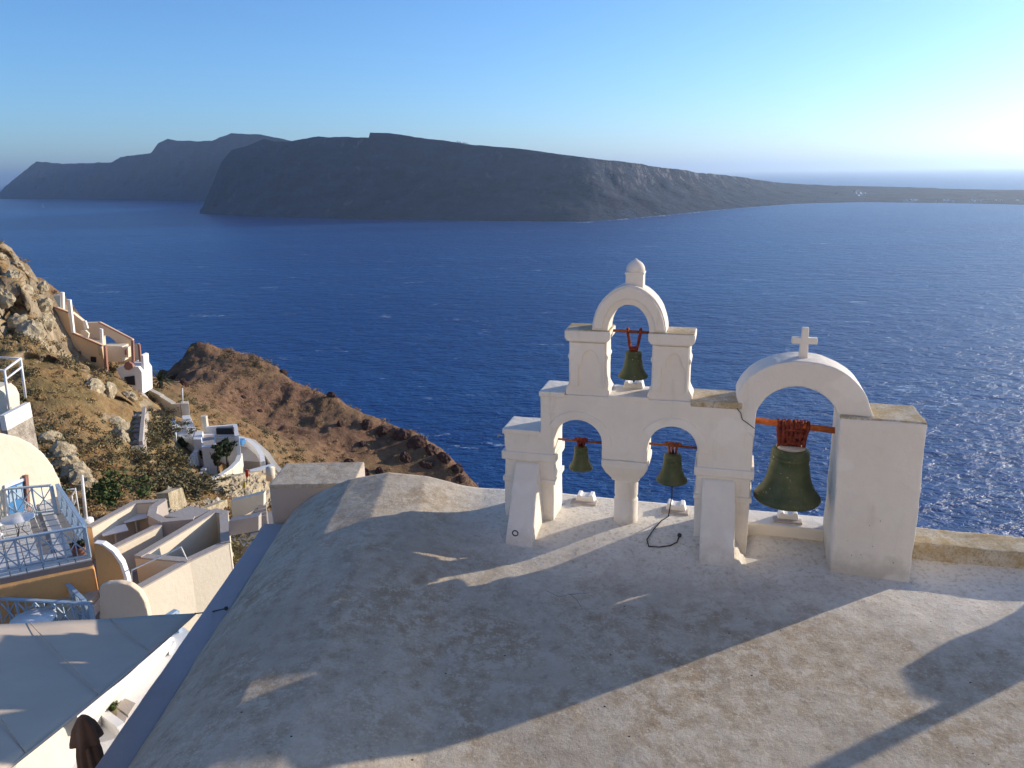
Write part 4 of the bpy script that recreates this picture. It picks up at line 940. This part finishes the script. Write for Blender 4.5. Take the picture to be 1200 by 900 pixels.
sq_table('pale square table nearer the curved wall in the shaded cream terrace', 158, 606, 0.6)
hd = empty('handrail', atz(155, 690, ZW), 'thin white handrail over the steps of the cream terraces', 'handrail')
p0, p1 = atz(155, 690, ZW), atz(219, 656, ZW)
tube('rail', [p0, aty(154, 668, p0.y), aty(208, 643, p1.y), aty(212, 641, p1.y), aty(214, 645, p1.y), p1], 0.022, M['metalwhite'], hd, 8)
# rough masonry behind the terraces
M['stone'] = make_rock('rubble stone', (0.24, 0.2, 0.16), (0.52, 0.46, 0.38))
def rubble(name, label, pts, zt, zb, th_=0.5, seed=1, den=14):
    w_ = empty(name, (pts[0][0], pts[0][1], zb), label, 'wall'); g = random.Random(seed)
    bm0 = bmesh.new(); bm = bmesh.new()
    for i in range(len(pts) - 1):
        a, b = Vector((*pts[i], 0)), Vector((*pts[i + 1], 0)); d = (b - a).normalized(); s = Vector((-d.y, d.x, 0))
        if s.y > 0: s = -s
        z1, z2 = zt[i], zt[i + 1]; q = [a + s * th_ / 2, b + s * th_ / 2, b - s * th_ / 2, a - s * th_ / 2]
        prism_bm(bm0, [(p.x, p.y) for p in q], zb, [z1, z2, z2, z1])
        L = (b - a).length; n = int(L * (max(z1, z2) - zb) * den)
        for _ in range(n):
            u = g.random(); zz = zb + g.random() * (z1 + (z2 - z1) * u - zb); c = a + (b - a) * u + s * (th_ / 2 + 0.02); c.z = zz
            r = bmesh.ops.create_icosphere(bm, subdivisions=1, radius=1); k = g.uniform(0.10, 0.22)
            for v in r['verts']: v.co = Matrix.Rotation(g.uniform(0, 6), 3, 'Y') @ (v.co * g.uniform(0.8, 1.2)); v.co = Vector((v.co.x * k * 1.3, v.co.y * k * 0.5, v.co.z * k * 0.8)); v.co = Matrix.Rotation(math.atan2(d.y, d.x), 3, 'Z') @ v.co + c
    from_bm('core', bm0, M['rock'], w_); o = from_bm('stones', bm, M['stone'], w_); tag(o, kind='stuff'); return w_
def Yp(y, *p): return [aty(a, b, y) for a, b in p]
q = [aty(190, 578, 31.5), aty(207, 574, 33.5), aty(212, 585, 34.2), aty(250, 592, 38)]
rubble('stone_wall', 'ruined rubble stone wall stub behind the cream terraces', [(p.x, p.y) for p in q], [q[0].z, q[1].z + .1, q[2].z - 0.3, q[3].z], -12.5, 0.5, 3)
q = [aty(244, 567, 45), aty(275, 557, 48), aty(300, 552, 51), aty(318, 547, 53)]
rubble('stone_wall', 'long rubble retaining wall under the curved white wall', [(p.x, p.y) for p in q], [p.z for p in q], q[0].z - 4.5, 0.6, 5, 9)
q = [aty(188, 604, 29.5), aty(238, 600, 33), aty(262, 590, 36)]
rubble('stone_wall', 'low rubble wall of pale stones beside the grey slab', [(p.x, p.y) for p in q], [p.z + .2 for p in q], -12, 0.4, 8)
q = [aty(180, 700, 21), aty(215, 690, 21.5), aty(250, 672, 22.5)]
rubble('stone_wall', 'heap of rubble stones along the foot of the cream wall', [(p.x, p.y) for p in q], [p.z for p in q], -12, 0.6, 9, 10)
# low walls and steps between the rubble and the church
lw = empty('stepped_lane', aty(290, 590, 26), 'shaded cream lane walls with pale steps beside the rooftop block', 'lane')
ypoly('wall', [(270, 588), (309, 578), (309, 592), (273, 611)], 27, 0.3, M['cream'], lw)
ypoly('wall', [(268, 611), (303, 605), (303, 622), (268, 628)], 22.5, 0.3, M['greyplaster'], lw)
prism('wall_low', H(-8.4, (275, 609), (307, 588), (309, 592), (281, 612)), -10, -8.4, M['cream'], lw)
prism('pavement', H(-8.9, (262, 640), (330, 640), (330, 596), (290, 604)), -10, -8.9, M['greyfloor'], lw)
for k in range(4):
    prism('step', H(-8.3 + 0.1 * k, (290 + 4 * k, 606 - 4 * k), (312, 604 - 4 * k), (312, 600 - 4 * k), (294 + 4 * k, 602 - 4 * k)), -9.5, -8.3 + 0.1 * k, M['greyplaster'], lw)
bu = empty('bush', ground_at(277, 640, 15), 'dark olive bush squeezed between cream terrace and church wall', 'bush')
bu.location = aty(279, 636, 24)
cc = rng.normal(size=(14, 3)) * np.array([0.25, 0.5, 0.3]) + np.array([0, 0, -0.3]); V, Fc = leaves(cc, rng.uniform(0.2, 0.4, 14), 50, 0.07); leaf_obj('foliage', V, Fc, M['olive'], bu, True)
tube('stems', [(0, 0, -1.4), (0.05, 0, -0.6), (0, 0.1, 0)], [0.05, 0.04, 0.02], M['bark'], bu, 6, True)

# ------------------------------------------------------------------ white house below the headland
wh = empty('white_house', aty(250, 540, 60), 'white cubic house with stair ramp and curved terrace below the brown headland', 'house')
def hp_(name, z, pxs_, drop, mat, parent=wh, bv=0.03): return prism(name, H(z, *pxs_), z - drop, z, M[mat], parent, bv)
zA = atz(203, 491, -1).z
def zy(px, py, y): return aty(px, py, y).z
z1 = zy(210, 508, 59); hp_('left_terrace', z1, [(202.5, 509), (230, 516), (219, 493), (204, 493)], 2.2, 'white2')
wall_run('parapet', H(z1 + 0.7, (203.5, 506), (203, 489)), z1 + 0.7, z1 - 2, 0.3, 'white2', wh, 'white2')
z2 = zy(222, 500, 60); hp_('stair_ramp', z2, [(226, 514), (232, 509), (222, 486), (213, 487)], 1.8, 'white2')
for k in range(5):
    a = k / 5; hp_('step', z2 + 0.12 + 0.14 * k, [(221 - 8 * a, 505 - 17 * a), (230 - 8 * a, 504 - 17 * a), (228.5 - 8 * a, 500 - 17 * a), (219.5 - 8 * a, 501 - 17 * a)], 0.5, 'white2', wh, 0.0)
z3 = zy(245, 515, 57.5); hp_('middle_block', z3, [(236, 524), (253, 523), (252, 508), (237, 508.5)], 3.0, 'white2')
hp_('middle_roof', z3 + 0.02, [(238, 522), (251.5, 521.5), (250.5, 509.5), (238.5, 510)], 0.1, 'greyplaster', wh, 0)
hp_('small_block', z3 + 0.3, [(226, 515), (236, 515), (238, 505), (229, 504)], 2.6, 'white2')
z4 = zy(265, 500, 59.5); mb = hp_('main_block', z4 - 0.9, [(253, 512.5), (277, 512.5), (275.5, 500), (243, 503)], 3.4, 'white2')
wall_run('parapet', H(z4, (243, 500), (275.5, 497.5), (277.5, 510)), z4, z4 - 2, 0.3, 'white2', wh, 'white2')
box('window', aty(264, 505, 58.2) + Vector((0, 0, 0.0)), (1.35, 0.3, 0.5), M['dark'], wh)
hp_('front_wall', z4 - 1.15, [(253, 513.5), (277, 514.5), (276.5, 511), (253, 510.5)], 2.5, 'white2')
bm = bmesh.new(); c = aty(240, 494, 60); tube_bm(bm, [c - Vector((0, 0, 1)), c + Vector((0, 0, .5))], 0.28, 8); from_bm('chimney', bm, M['cream'], wh)
zt_ = zy(216, 471, 64); hp_('stair_tower', zt_, [(211.5, 473), (221, 473), (220.5, 470), (212, 470)], 1.4, 'cream')
tube('mast', [aty(214, 472, 63.8), aty(213.5, 455, 63.8)], 0.06, M['metalwhite'], wh, 6)
zc_ = zy(300, 530, 60); hp_('curved_terrace', zc_ - 0.6, [(279, 540), (309, 541), (304, 528), (294, 519), (279, 513)], 2.5, 'greyplaster')
wall_run('parapet', H(zc_ + 0.1, (279, 512), (291, 515), (301, 523), (307, 533), (308, 540)), zc_ + 0.1, zc_ - 2.6, 0.35, 'white2', wh, 'white2')
wall_run('outer_wall', H(zc_ - 0.1, (281, 512), (296, 516), (312, 530), (322, 545), (333, 556)), zc_ - 0.1, zc_ - 4, 0.4, 'cream', wh, 'cream')
box('pool', aty(281.5, 518, 60.2), (0.55, 0.7, 0.4), M['bluedoor'], wh)
zl = zy(265, 545, 55); wall_run('curved_wall', H(zl, (247, 561), (258, 556), (270, 548), (278, 540), (281, 532)), zl, zl - 1.9, 0.35, 'cream', wh, 'white2')
for a, b in (((220, 541), (232, 525)), ((234, 554), (251, 535))):
    for k in range(4):
        u0, u1 = k / 4, (k + 1) / 4; zz = zy((a[0] + b[0]) / 2, (a[1] + b[1]) / 2, 56) - 0.25 + 0.16 * k
        wall_run('stair_wall', H(zz, (a[0] + (b[0] - a[0]) * u0, a[1] + (b[1] - a[1]) * u0), (a[0] + (b[0] - a[0]) * u1, a[1] + (b[1] - a[1]) * u1)), zz, zz - 2, 0.35, 'white2', wh, 'white2')
tube('column', [aty(317, 562, 47), aty(316.5, 548, 47)], 0.28, M['cream'], wh, 10)
wall_run('beam', H(zy(305, 545, 52), (296, 551), (318, 545)), zy(305, 545, 52), zy(305, 545, 52) - 0.4, 0.5, 'cream', wh, 'white2')
def tree(label, px, py, y, w_, hgt, seed):
    p = aty(px, py, y); t = empty('tree', p, label, 'tree'); g = np.random.default_rng(seed)
    bm = bmesh.new(); tube_bm(bm, [(0, 0, -1.2), (0.05, 0, 0.3), (0.02, 0.05, hgt * 0.55)], [0.13, 0.10, 0.05], 7)
    for k in range(6): a = k * 1.05; tube_bm(bm, [(0, 0, hgt * 0.25 + 0.08 * k), (w_ * .3 * math.cos(a), w_ * .3 * math.sin(a), hgt * 0.5), (w_ * .45 * math.cos(a), w_ * .45 * math.sin(a), hgt * 0.7)], [0.05, 0.035, 0.015], 5)
    from_bm('trunk', bm, M['bark'], t, True)
    n = 30; u = g.normal(size=(n, 3)); u /= np.linalg.norm(u, axis=1)[:, None]; cc = u * np.array([w_ * .42, w_ * .42, hgt * .36]) * g.uniform(0.3, 1, (n, 1)) + np.array([0, 0, hgt * 0.6])
    V, Fc = leaves(cc, g.uniform(0.2, 0.45, n) * w_ * 0.42, 70, 0.10); leaf_obj('crown', V, Fc, M['leaf'], t, True); return t
tree('dark round tree in front of the white house and inside the curved wall', 266, 544, 56, 1.8, 2.3, 1)
tree('low dark tree between the two white stair walls', 240, 543, 57, 1.7, 1.5, 2)
tree('low dark tree left of the stair walls under the white terrace', 214, 531, 58, 1.8, 1.4, 3)
tree('slim dark tree beside the curved cream wall', 256, 556, 54, 1.0, 2.6, 4)
# long path wall above the white house
pw = empty('path_wall', aty(195, 462, 68), 'pale wall stepping down from the terraced house to the white house', 'wall')
for a, b, y0, y1 in (((168, 452), (190, 463), 70, 67), ((190, 464), (203, 472), 67, 65), ((203, 473), (213, 473), 65, 64)):
    p, q = aty(*a, y0), aty(*b, y1); d = (q - p).normalized(); s = Vector((-d.y, d.x, 0)).normalized() * 0.2; bm = bmesh.new()
    prism_bm(bm, [((p + s).x, (p + s).y), ((q + s).x, (q + s).y), ((q - s).x, (q - s).y), ((p - s).x, (p - s).y)], min(p.z, q.z) - 1.0, [p.z, q.z, q.z, p.z]); from_bm('wall', bm, M['cream'], pw)
# stepped path with a wall down the slope
sp_ = empty('hill_path', ground_at(165, 520), 'grey stepped path running down the slope beside a low wall', 'path')
for k in range(9):
    c = ground_at(166 - 0.4 * k, 492 + 5.5 * k); box('step', c + Vector((0, 0, 0.05)), (0.8, 0.9, 0.7), M['stone'], sp_, rz=0.1)
q = [ground_at(171, 492), ground_at(170, 510), ground_at(168, 538)]
for i in range(2):
    p, r_ = q[i], q[i + 1]; d = (r_ - p).normalized(); s = Vector((-d.y, d.x, 0)).normalized() * 0.12; bm = bmesh.new()
    prism_bm(bm, [((p + s).x, (p + s).y), ((r_ + s).x, (r_ + s).y), ((r_ - s).x, (r_ - s).y), ((p - s).x, (p - s).y)], min(p.z, r_.z) - 1, [p.z + .9, r_.z + .9, r_.z + .9, p.z + .9]); from_bm('wall', bm, M['greyplaster'], sp_)
sg = empty('red_banner', aty(289, 556, 48), 'small red cloth hanging at the rubble wall below the curved wall', 'cloth')
ypoly('cloth', [(287.5, 550), (290.5, 551), (291, 558), (289, 561), (287.5, 557)], 47.6, 0.08, plain('red cloth', (0.4, 0.05, 0.03), 0.8), sg)
tube('pole', [aty(289, 549, 47.75), aty(289.3, 568, 47.75)], 0.03, M['iron'], sg, 6)
ys_ = empty('yellow_sign', aty(286, 568, 47), 'small yellow sign against the rubble stone wall', 'sign')
ypoly('panel', [(284, 565.5), (287.5, 565), (287.5, 572), (284, 572)], 46.6, 0.05, plain('yellow paint', (0.6, 0.5, 0.05), 0.5), ys_)
tube('post', [aty(286, 568, 46.65), aty(286, 580, 46.65)], 0.03, M['iron'], ys_, 6)

# ------------------------------------------------------------------ terraced sand coloured house on the upper left
sh_ = empty('terraced_house', aty(100, 420, 70), 'sand coloured terraced house with an arched screen wall above the sea', 'house')
def yp2(name, pxs_, y, depth, mat, rot=0.0): 
    return ypoly(name, pxs_, y - 2.5, depth, M[mat], sh_)
yp2('lower_wall', [(47, 354), (80, 367), (84, 391), (119, 406), (124, 436), (78, 432), (66, 410)], 68.5, 0.6, 'sand')
yp2('lower_coping', [(46.5, 353), (80, 366), (80, 367.2), (47, 354.5)], 68.4, 0.15, 'redbrown'); yp2('lower_coping', [(84, 389.5), (119.5, 405), (119.5, 406.3), (84, 391.2)], 68.4, 0.15, 'redbrown')
yp2('pilaster', [(78, 351), (82, 351.5), (86.5, 390), (83.5, 390.5)], 68.3, 0.25, 'white2')
yp2('upper_parapet', [(48, 349), (62, 346), (71.5, 345), (72, 363.5), (48, 354)], 71.5, 0.4, 'white2')
yp2('glass_screen', [(63, 347.5), (70.5, 346.5), (71, 362), (64, 359.5)], 71.3, 0.1, 'blue')
yp2('screen_post', [(70.5, 342.5), (73.5, 343), (74, 364), (71.5, 363.5)], 70.5, 0.3, 'white2')
sw = [(100, 378.5), (115, 378), (154, 398.5), (155, 425), (138, 428), (137, 404), (134, 399), (129, 395), (123, 393), (120.2, 393.5), (121, 404), (122, 420), (101, 400)]
yp2('arched_screen_wall', sw, 72, 0.5, 'pinkcream'); yp2('screen_coping', [(115, 377.2), (154.3, 397.4), (154.3, 398.6), (115, 378.3)], 71.9, 0.2, 'redbrown')
yp2('terrace_side', [(84, 366), (100, 378.5), (101, 395), (86, 388)], 72, 0.4, 'pinkcream')
prism('terrace_floor', H(zy(104, 398, 67.9), (85, 391), (119, 405), (116, 396), (88, 384)), zy(104, 398, 67.9) - 1, zy(104, 398, 67.9) - .2, M['greyplaster'], sh_)
yp2('corner_pilaster', [(116.5, 385), (119.5, 386), (120.5, 405), (117.5, 405)], 69.5, 0.2, 'white2'); yp2('corner_pilaster', [(121, 405), (123.5, 406), (125.5, 434), (122, 433)], 68.2, 0.3, 'redbrown')
yp2('lower_room', [(122, 405), (143, 406), (144, 420), (143, 424), (124, 424)], 70.5, 1.2, 'cream'); yp2('shutter_frame', [(143.5, 407), (150, 407), (150.5, 419), (144, 419)], 70.2, 0.5, 'cream')
yp2('opening', [(146, 410), (148.5, 410), (148.7, 416), (146.2, 416)], 70.1, 0.2, 'redbrown')
yp2('red_pilaster', [(153.5, 398.5), (156, 399.5), (157.0, 428), (154.5, 431)], 69.8, 0.2, 'redbrown'); yp2('red_pilaster', [(161, 403), (163.5, 404), (166, 433), (164, 436)], 69, 0.2, 'redbrown')
yp2('stair_wall', [(155, 404), (161, 403), (164, 430), (157, 430)], 71, 0.4, 'greyplaster'); yp2('white_wall', [(165, 416), (168, 417), (170, 452), (166, 456)], 68, 1.0, 'white2')
yp2('white_room', [(136, 432), (150, 428), (162, 430), (166, 436), (167, 462), (158, 462), (155, 452), (144, 448), (140, 440)], 67.5, 2.0, 'white2')
yp2('doorway', [(145.5, 442), (157, 440.5), (158, 451.5), (146.5, 450)], 67.4, 0.2, 'dark'); yp2('small_window', [(106, 418), (112, 418.5), (112.3, 424.5), (106.3, 424)], 68.4, 0.2, 'dark'); yp2('small_window', [(91.5, 420), (94, 420), (94, 424), (91.5, 424)], 68.4, 0.2, 'dark')
yp2('planter', [(94, 388), (100, 387), (104, 391), (103, 396), (95, 393)], 70, 0.2, 'cream'); yp2('chimney', [(96.5, 376), (100, 376), (103, 385), (99, 386)], 70.5, 0.2, 'white2')
yp2('curved_planter', [(145, 429), (147, 425), (151, 424), (155, 427), (156, 431), (151, 434), (147, 433)], 67.3, 0.5, 'redbrown')
yp2('curved_stair', [(157, 462), (164, 462), (170, 468), (171, 478), (163, 480), (158, 474)], 66, 0.6, 'greyplaster')
hb_ = empty('shrub', aty(132, 431, 69), 'grey green shrub inside the terraced house courtyard', 'shrub')
cc = rng.normal(size=(10, 3)) * np.array([0.6, 0.3, 0.25]); V, Fc = leaves(cc, rng.uniform(0.3, 0.5, 10), 50, 0.1); leaf_obj('foliage', V, Fc, M['olive'], hb_, True); tube('stems', [(0, 0, -0.8), (0, 0, 0)], 0.05, M['bark'], hb_, 5, True)

# ------------------------------------------------------------------ white balcony at the left edge
wb = empty('white_balcony', aty(15, 490, 37), 'white balcony with a white pergola at the left edge above the vaulted house', 'balcony')
P0, P1 = aty(3, 498, 34.5), aty(29.5, 469, 38.5)
def quadwall(name, a, b, h0, h1, t_, mat, par):
    d = (b - a); s = Vector((-d.y, d.x, 0)).normalized() * t_ / 2; bm = bmesh.new()
    prism_bm(bm, [((a + s).x, (a + s).y), ((b + s).x, (b + s).y), ((b - s).x, (b - s).y), ((a - s).x, (a - s).y)], [a.z - h1, b.z - h1, b.z - h1, a.z - h1], [a.z + h0, b.z + h0, b.z + h0, a.z + h0]); return from_bm(name, bm, mat, par)
pa = aty(2, 487, 35); pb = aty(31, 466, 37.2); pb.z = pa.z
quadwall('parapet', pa, pb, 0.0, 0.75, 0.25, M['white2'], wb)
prism('balcony_floor', [(pa.x, pa.y), (pb.x, pb.y), (pb.x - 2.6, pb.y + 0.6), (pa.x - 2.6, pa.y + .6)], pa.z - 0.75, pa.z - 0.6, M['greyplaster'], wb)
pc = pa - Vector((0.1, -0.1, 0.75)); pd = pb - Vector((0.1, -.1, 0.75)); rb = quadwall('stone_base', pc, pd, -0.01, 3.0, 0.3, M['stone'], wb)
pl = []
for px, yy, top in ((5, 35.2, 434), (24, 37.0, 420)):
    b_ = aty(px + 6, 480 if px < 10 else 466, yy); tpt = aty(px, top, yy); tube('pergola_post', [b_, tpt], 0.06, M['metalwhite'], wb, 6); pl.append(tpt)
tube('pergola_beam', pl, 0.06, M['metalwhite'], wb, 6); tube('pergola_beam', [pl[0] - Vector((0, 0, .42)), pl[1] - Vector((0, 0, .42))], 0.05, M['metalwhite'], wb, 6)
tube('pergola_beam', [pl[1], pl[1] + Vector((-2.5, 0.6, 0))], 0.05, M['metalwhite'], wb, 6); tube('pergola_beam', [pl[0], pl[0] + Vector((-2.5, 0.6, 0))], 0.05, M['metalwhite'], wb, 6)
ypoly('arched_recess', [(-30, 452), (-2, 455), (4, 460), (8, 468), (9, 486), (-30, 494)], 36.6, 1.0, M['cream'], wb)

# ------------------------------------------------------------------ shade sail, courtyard and folded parasol
M['sail'] = plain('taupe shade cloth', (0.50, 0.42, 0.34), 0.9, 0, 0.06, 2)
T0 = atz(229, 719, -0.75); T1 = atz(-170, 733, 0.2); T2 = atz(-70, 962, 0.55)
n = 26; bm = bmesh.new(); rows = []
for i in range(n + 1):
    row = []
    for j in range(n + 1 - i):
        a, b = i / n, j / n; c = 1 - a - b; p = T0 * c + T1 * b + T2 * a
        sag = -0.35 * (a * b + b * c + a * c) * 1.0 - 0.25 * a * b * c * 9
        e = (a * c) * 0.30 * (1 if b < 1e-6 else max(0, 1 - b * 3))
        wr = float(vnoise(np.array([[p.x * 2.2 + p.y * 1.3, p.y * 0.5, 3.1]]), 9)[0]) * 0.018
        row.append(bm.verts.new(p + Vector((0, 0, sag * 0.4 + wr))))
    rows.append(row)
for i in range(n):
    for j in range(n - i):
        bm.faces.new((rows[i][j], rows[i + 1][j], rows[i][j + 1]))
        if j < n - i - 1: bm.faces.new((rows[i + 1][j], rows[i + 1][j + 1], rows[i][j + 1]))
sl_ = empty('shade_sail', T0, 'large taupe shade sail tied to the church edge by a dark rope', 'shade sail')
so_ = from_bm('cloth', bm, M['sail'], sl_, smooth=True); md = so_.modifiers.new('solid', 'SOLIDIFY'); md.thickness = 0.01
rp0 = atz(265, 713, -0.30)
tube('rope', [T0, T0 * 0.5 + rp0 * 0.5 - Vector((0, 0, .01)), rp0], 0.007, M['darkrope'], sl_, 6)
kn = bmesh.new(); bmesh.ops.create_icosphere(kn, subdivisions=2, radius=0.022, matrix=Matrix.Translation(rp0)); from_bm('knot', kn, M['darkrope'], sl_, smooth=True)
for q in (0.3, 0.55, 0.8):
    sp0 = [T0 * (1 - q) + T1 * q * (1 - k / 12) + T2 * q * (k / 12) for k in range(13)]
    tube('seam', [p + Vector((0, 0, -0.14 * (q * (k / 12) * q * (1 - k / 12) + (1 - q) * q) + 0.008)) for k, p in enumerate(sp0)], 0.004, M['sail'], sl_, 5)
edge = [T0 * (1 - k / 20) + T2 * (k / 20) + Vector((0, 0, -0.14 * (k / 20) * (1 - k / 20))) for k in range(21)]
tube('hem', edge, 0.012, M['sail'], sl_, 6)
M['stucco'] = plaster('rough white stucco', (0.82, 0.79, 0.74), (0.7, 0.66, 0.6), 0.25, 2.0, 0.9, 1.0)
cy = empty('courtyard', atz(150, 800, -5.2), 'bright white stucco courtyard glimpsed between shade sail and church', 'courtyard')
prism('floor', H(-5.2, (60, 960), (40, 800), (170, 750), (215, 735), (250, 760), (120, 960)), -6, -5.2, M['white2'], cy)
def sheet(name, pz, th_, mat, parent):
    pts = [atz(*q) for q in pz]; bm = bmesh.new(); ext_bm(bm, pts, lambda p: p, lambda p: p - Vector((0, 0, th_))); return from_bm(name, bm, mat, parent)
sheet('stucco_slope', [(90, 838, -4.4), (188, 746, -4.4), (216, 748, -5.9), (196, 768, -5.9), (139, 852, -5.9)], 0.3, M['stucco'], cy)
ww = H(-5.0, (105, 816), (113, 826), (124, 837), (140, 849))
wall_run('rim', ww, -4.98, -6, 0.13, 'white2', cy, 'white2')
sheet('cream_wall', [(-20, 925, -4.3), (20, 895, -4.3), (103, 818, -4.6), (112, 828, -5.0), (123, 839, -5.2), (138, 851, -5.6), (112, 930, -5.9), (0, 960, -4.6)], 0.6, M['cream'], cy)
for a in ([(136, 828), (146, 818), (159, 824), (150, 838)], [(137, 832), (149, 840), (146, 847), (135, 840)]): prism('paving_slab', H(-5.15, *a), -5.25, -5.15, M['greyplaster'], cy)
prism('paving_slab', H(-5.1, (183, 753), (194, 745), (205, 752), (198, 763)), -5.25, -5.1, M['tile'], cy)
railing('short pale blue railing glimpsed between sail tip and church', atz(192, 752, -5.2), atz(210, 740, -5.2), 0.5, 2)
pt = empty('plant_pot', atz(131, 842, -5.2), 'small potted green succulent in the white courtyard', 'plant pot')
lathe('pot', [(0.07, 0), (0.10, 0.12), (0.11, 0.2), (0.09, 0.2), (0.08, 0.15)], (0, 0, 0), M['olive'], pt, 16, True)
V, Fc = leaves(np.array([[0, 0, 0.28], [0.06, 0.02, 0.26], [-0.06, 0, 0.26]]), np.array([0.12, 0.09, 0.09]), 60, 0.035); leaf_obj('foliage', V, Fc, M['green'], pt, True)
c = EYE + ray(96, 838) * 8.6
um = empty('folded_parasol', (c.x, c.y, c.z - 2.2), 'closed dark brown parasol standing beside the church wall', 'parasol')
def folds(r, z, k, amp):
    n = 48; return [(r * (1 + amp * math.cos(k * 2 * math.pi * i / n + z)) * math.cos(2 * math.pi * i / n), r * (1 + amp * math.cos(k * 2 * math.pi * i / n + z)) * math.sin(2 * math.pi * i / n), z) for i in range(n)]
bm = bmesh.new(); rg = [[bm.verts.new(v) for v in folds(r, z, 8, a)] for r, z, a in ((0.09, 0.5, 0.34), (0.12, 0.9, 0.32), (0.125, 1.3, 0.28), (0.11, 1.7, 0.24), (0.08, 1.98, 0.12), (0.05, 2.1, 0.05))]
for i in range(len(rg) - 1):
    for k in range(48): bm.faces.new((rg[i][k], rg[i][(k + 1) % 48], rg[i + 1][(k + 1) % 48], rg[i + 1][k]))
from_bm('canopy', bm, M['brown'], um, True, True)
bm = bmesh.new(); rg = [[bm.verts.new(v) for v in folds(r, z, 6, a)] for r, z, a in ((0.150, 1.86, 0.2), (0.148, 1.9, 0.18), (0.115, 2.06, 0.1), (0.06, 2.16, 0.05), (0.015, 2.2, 0))]
for i in range(len(rg) - 1):
    for k in range(48): bm.faces.new((rg[i][k], rg[i][(k + 1) % 48], rg[i + 1][(k + 1) % 48], rg[i + 1][k]))
bm.faces.new(rg[-1]); from_bm('top_flap', bm, M['brown'], um, True, True)
tube('pole', [(0, 0, -1.2), (0, 0, 2.1)], 0.025, M['cushion'], um, 8, True)

# ------------------------------------------------------------------ specks of houses on the far shore
def far_houses(label, group, spots, sc_):
    src = None
    for i, (px, py, dist, s) in enumerate(spots):
        d = ray(px, py); k = dist / math.hypot(d.x, d.y); p = EYE + d * k
        if src is None:
            src = empty('far_house', p, label, 'house', 0, group); src.scale = (s, s, s)
            box('wall', (0, 0, 2), (8, 6, 8), M['white2'], src, local=True); box('roof', (0, 0, 6.2), (8.4, 6.4, 0.5), M['white2'], src, local=True); box('annex', (6, -1, 1), (5, 5, 6), M['white2'], src, local=True)
        else: dup(src, p, random.uniform(.4, 1.3), scale=(s * random.uniform(.7, 1.6), s, s * random.uniform(.7, 1.2)))
g = random.Random(4)
far_houses('tiny white house in the village low on the far right shore', 'white village houses on the far right shore', [(g.choice([1062, 1070, 1075, 1082, 1098, 1104, 1112, 1118, 1128, 1140, 1146, 1152, 1160, 1166, 1175, 1185, 1193]) + g.uniform(-3, 3), 236.0 + g.uniform(-1.6, 0.4), 2640, g.uniform(0.35, 0.6)) for _ in range(30)] + [(1010 + g.uniform(-12, 12), 228 + g.uniform(-4, 2), 2700, 0.5) for _ in range(9)], 1)
far_houses('tiny white house on the crest of the dark island', 'white houses on the island crest', [(536 + 2.2 * k + g.uniform(-1, 1), 166.8 + 0.35 * k, 2290, 0.45) for k in range(6)], 1)
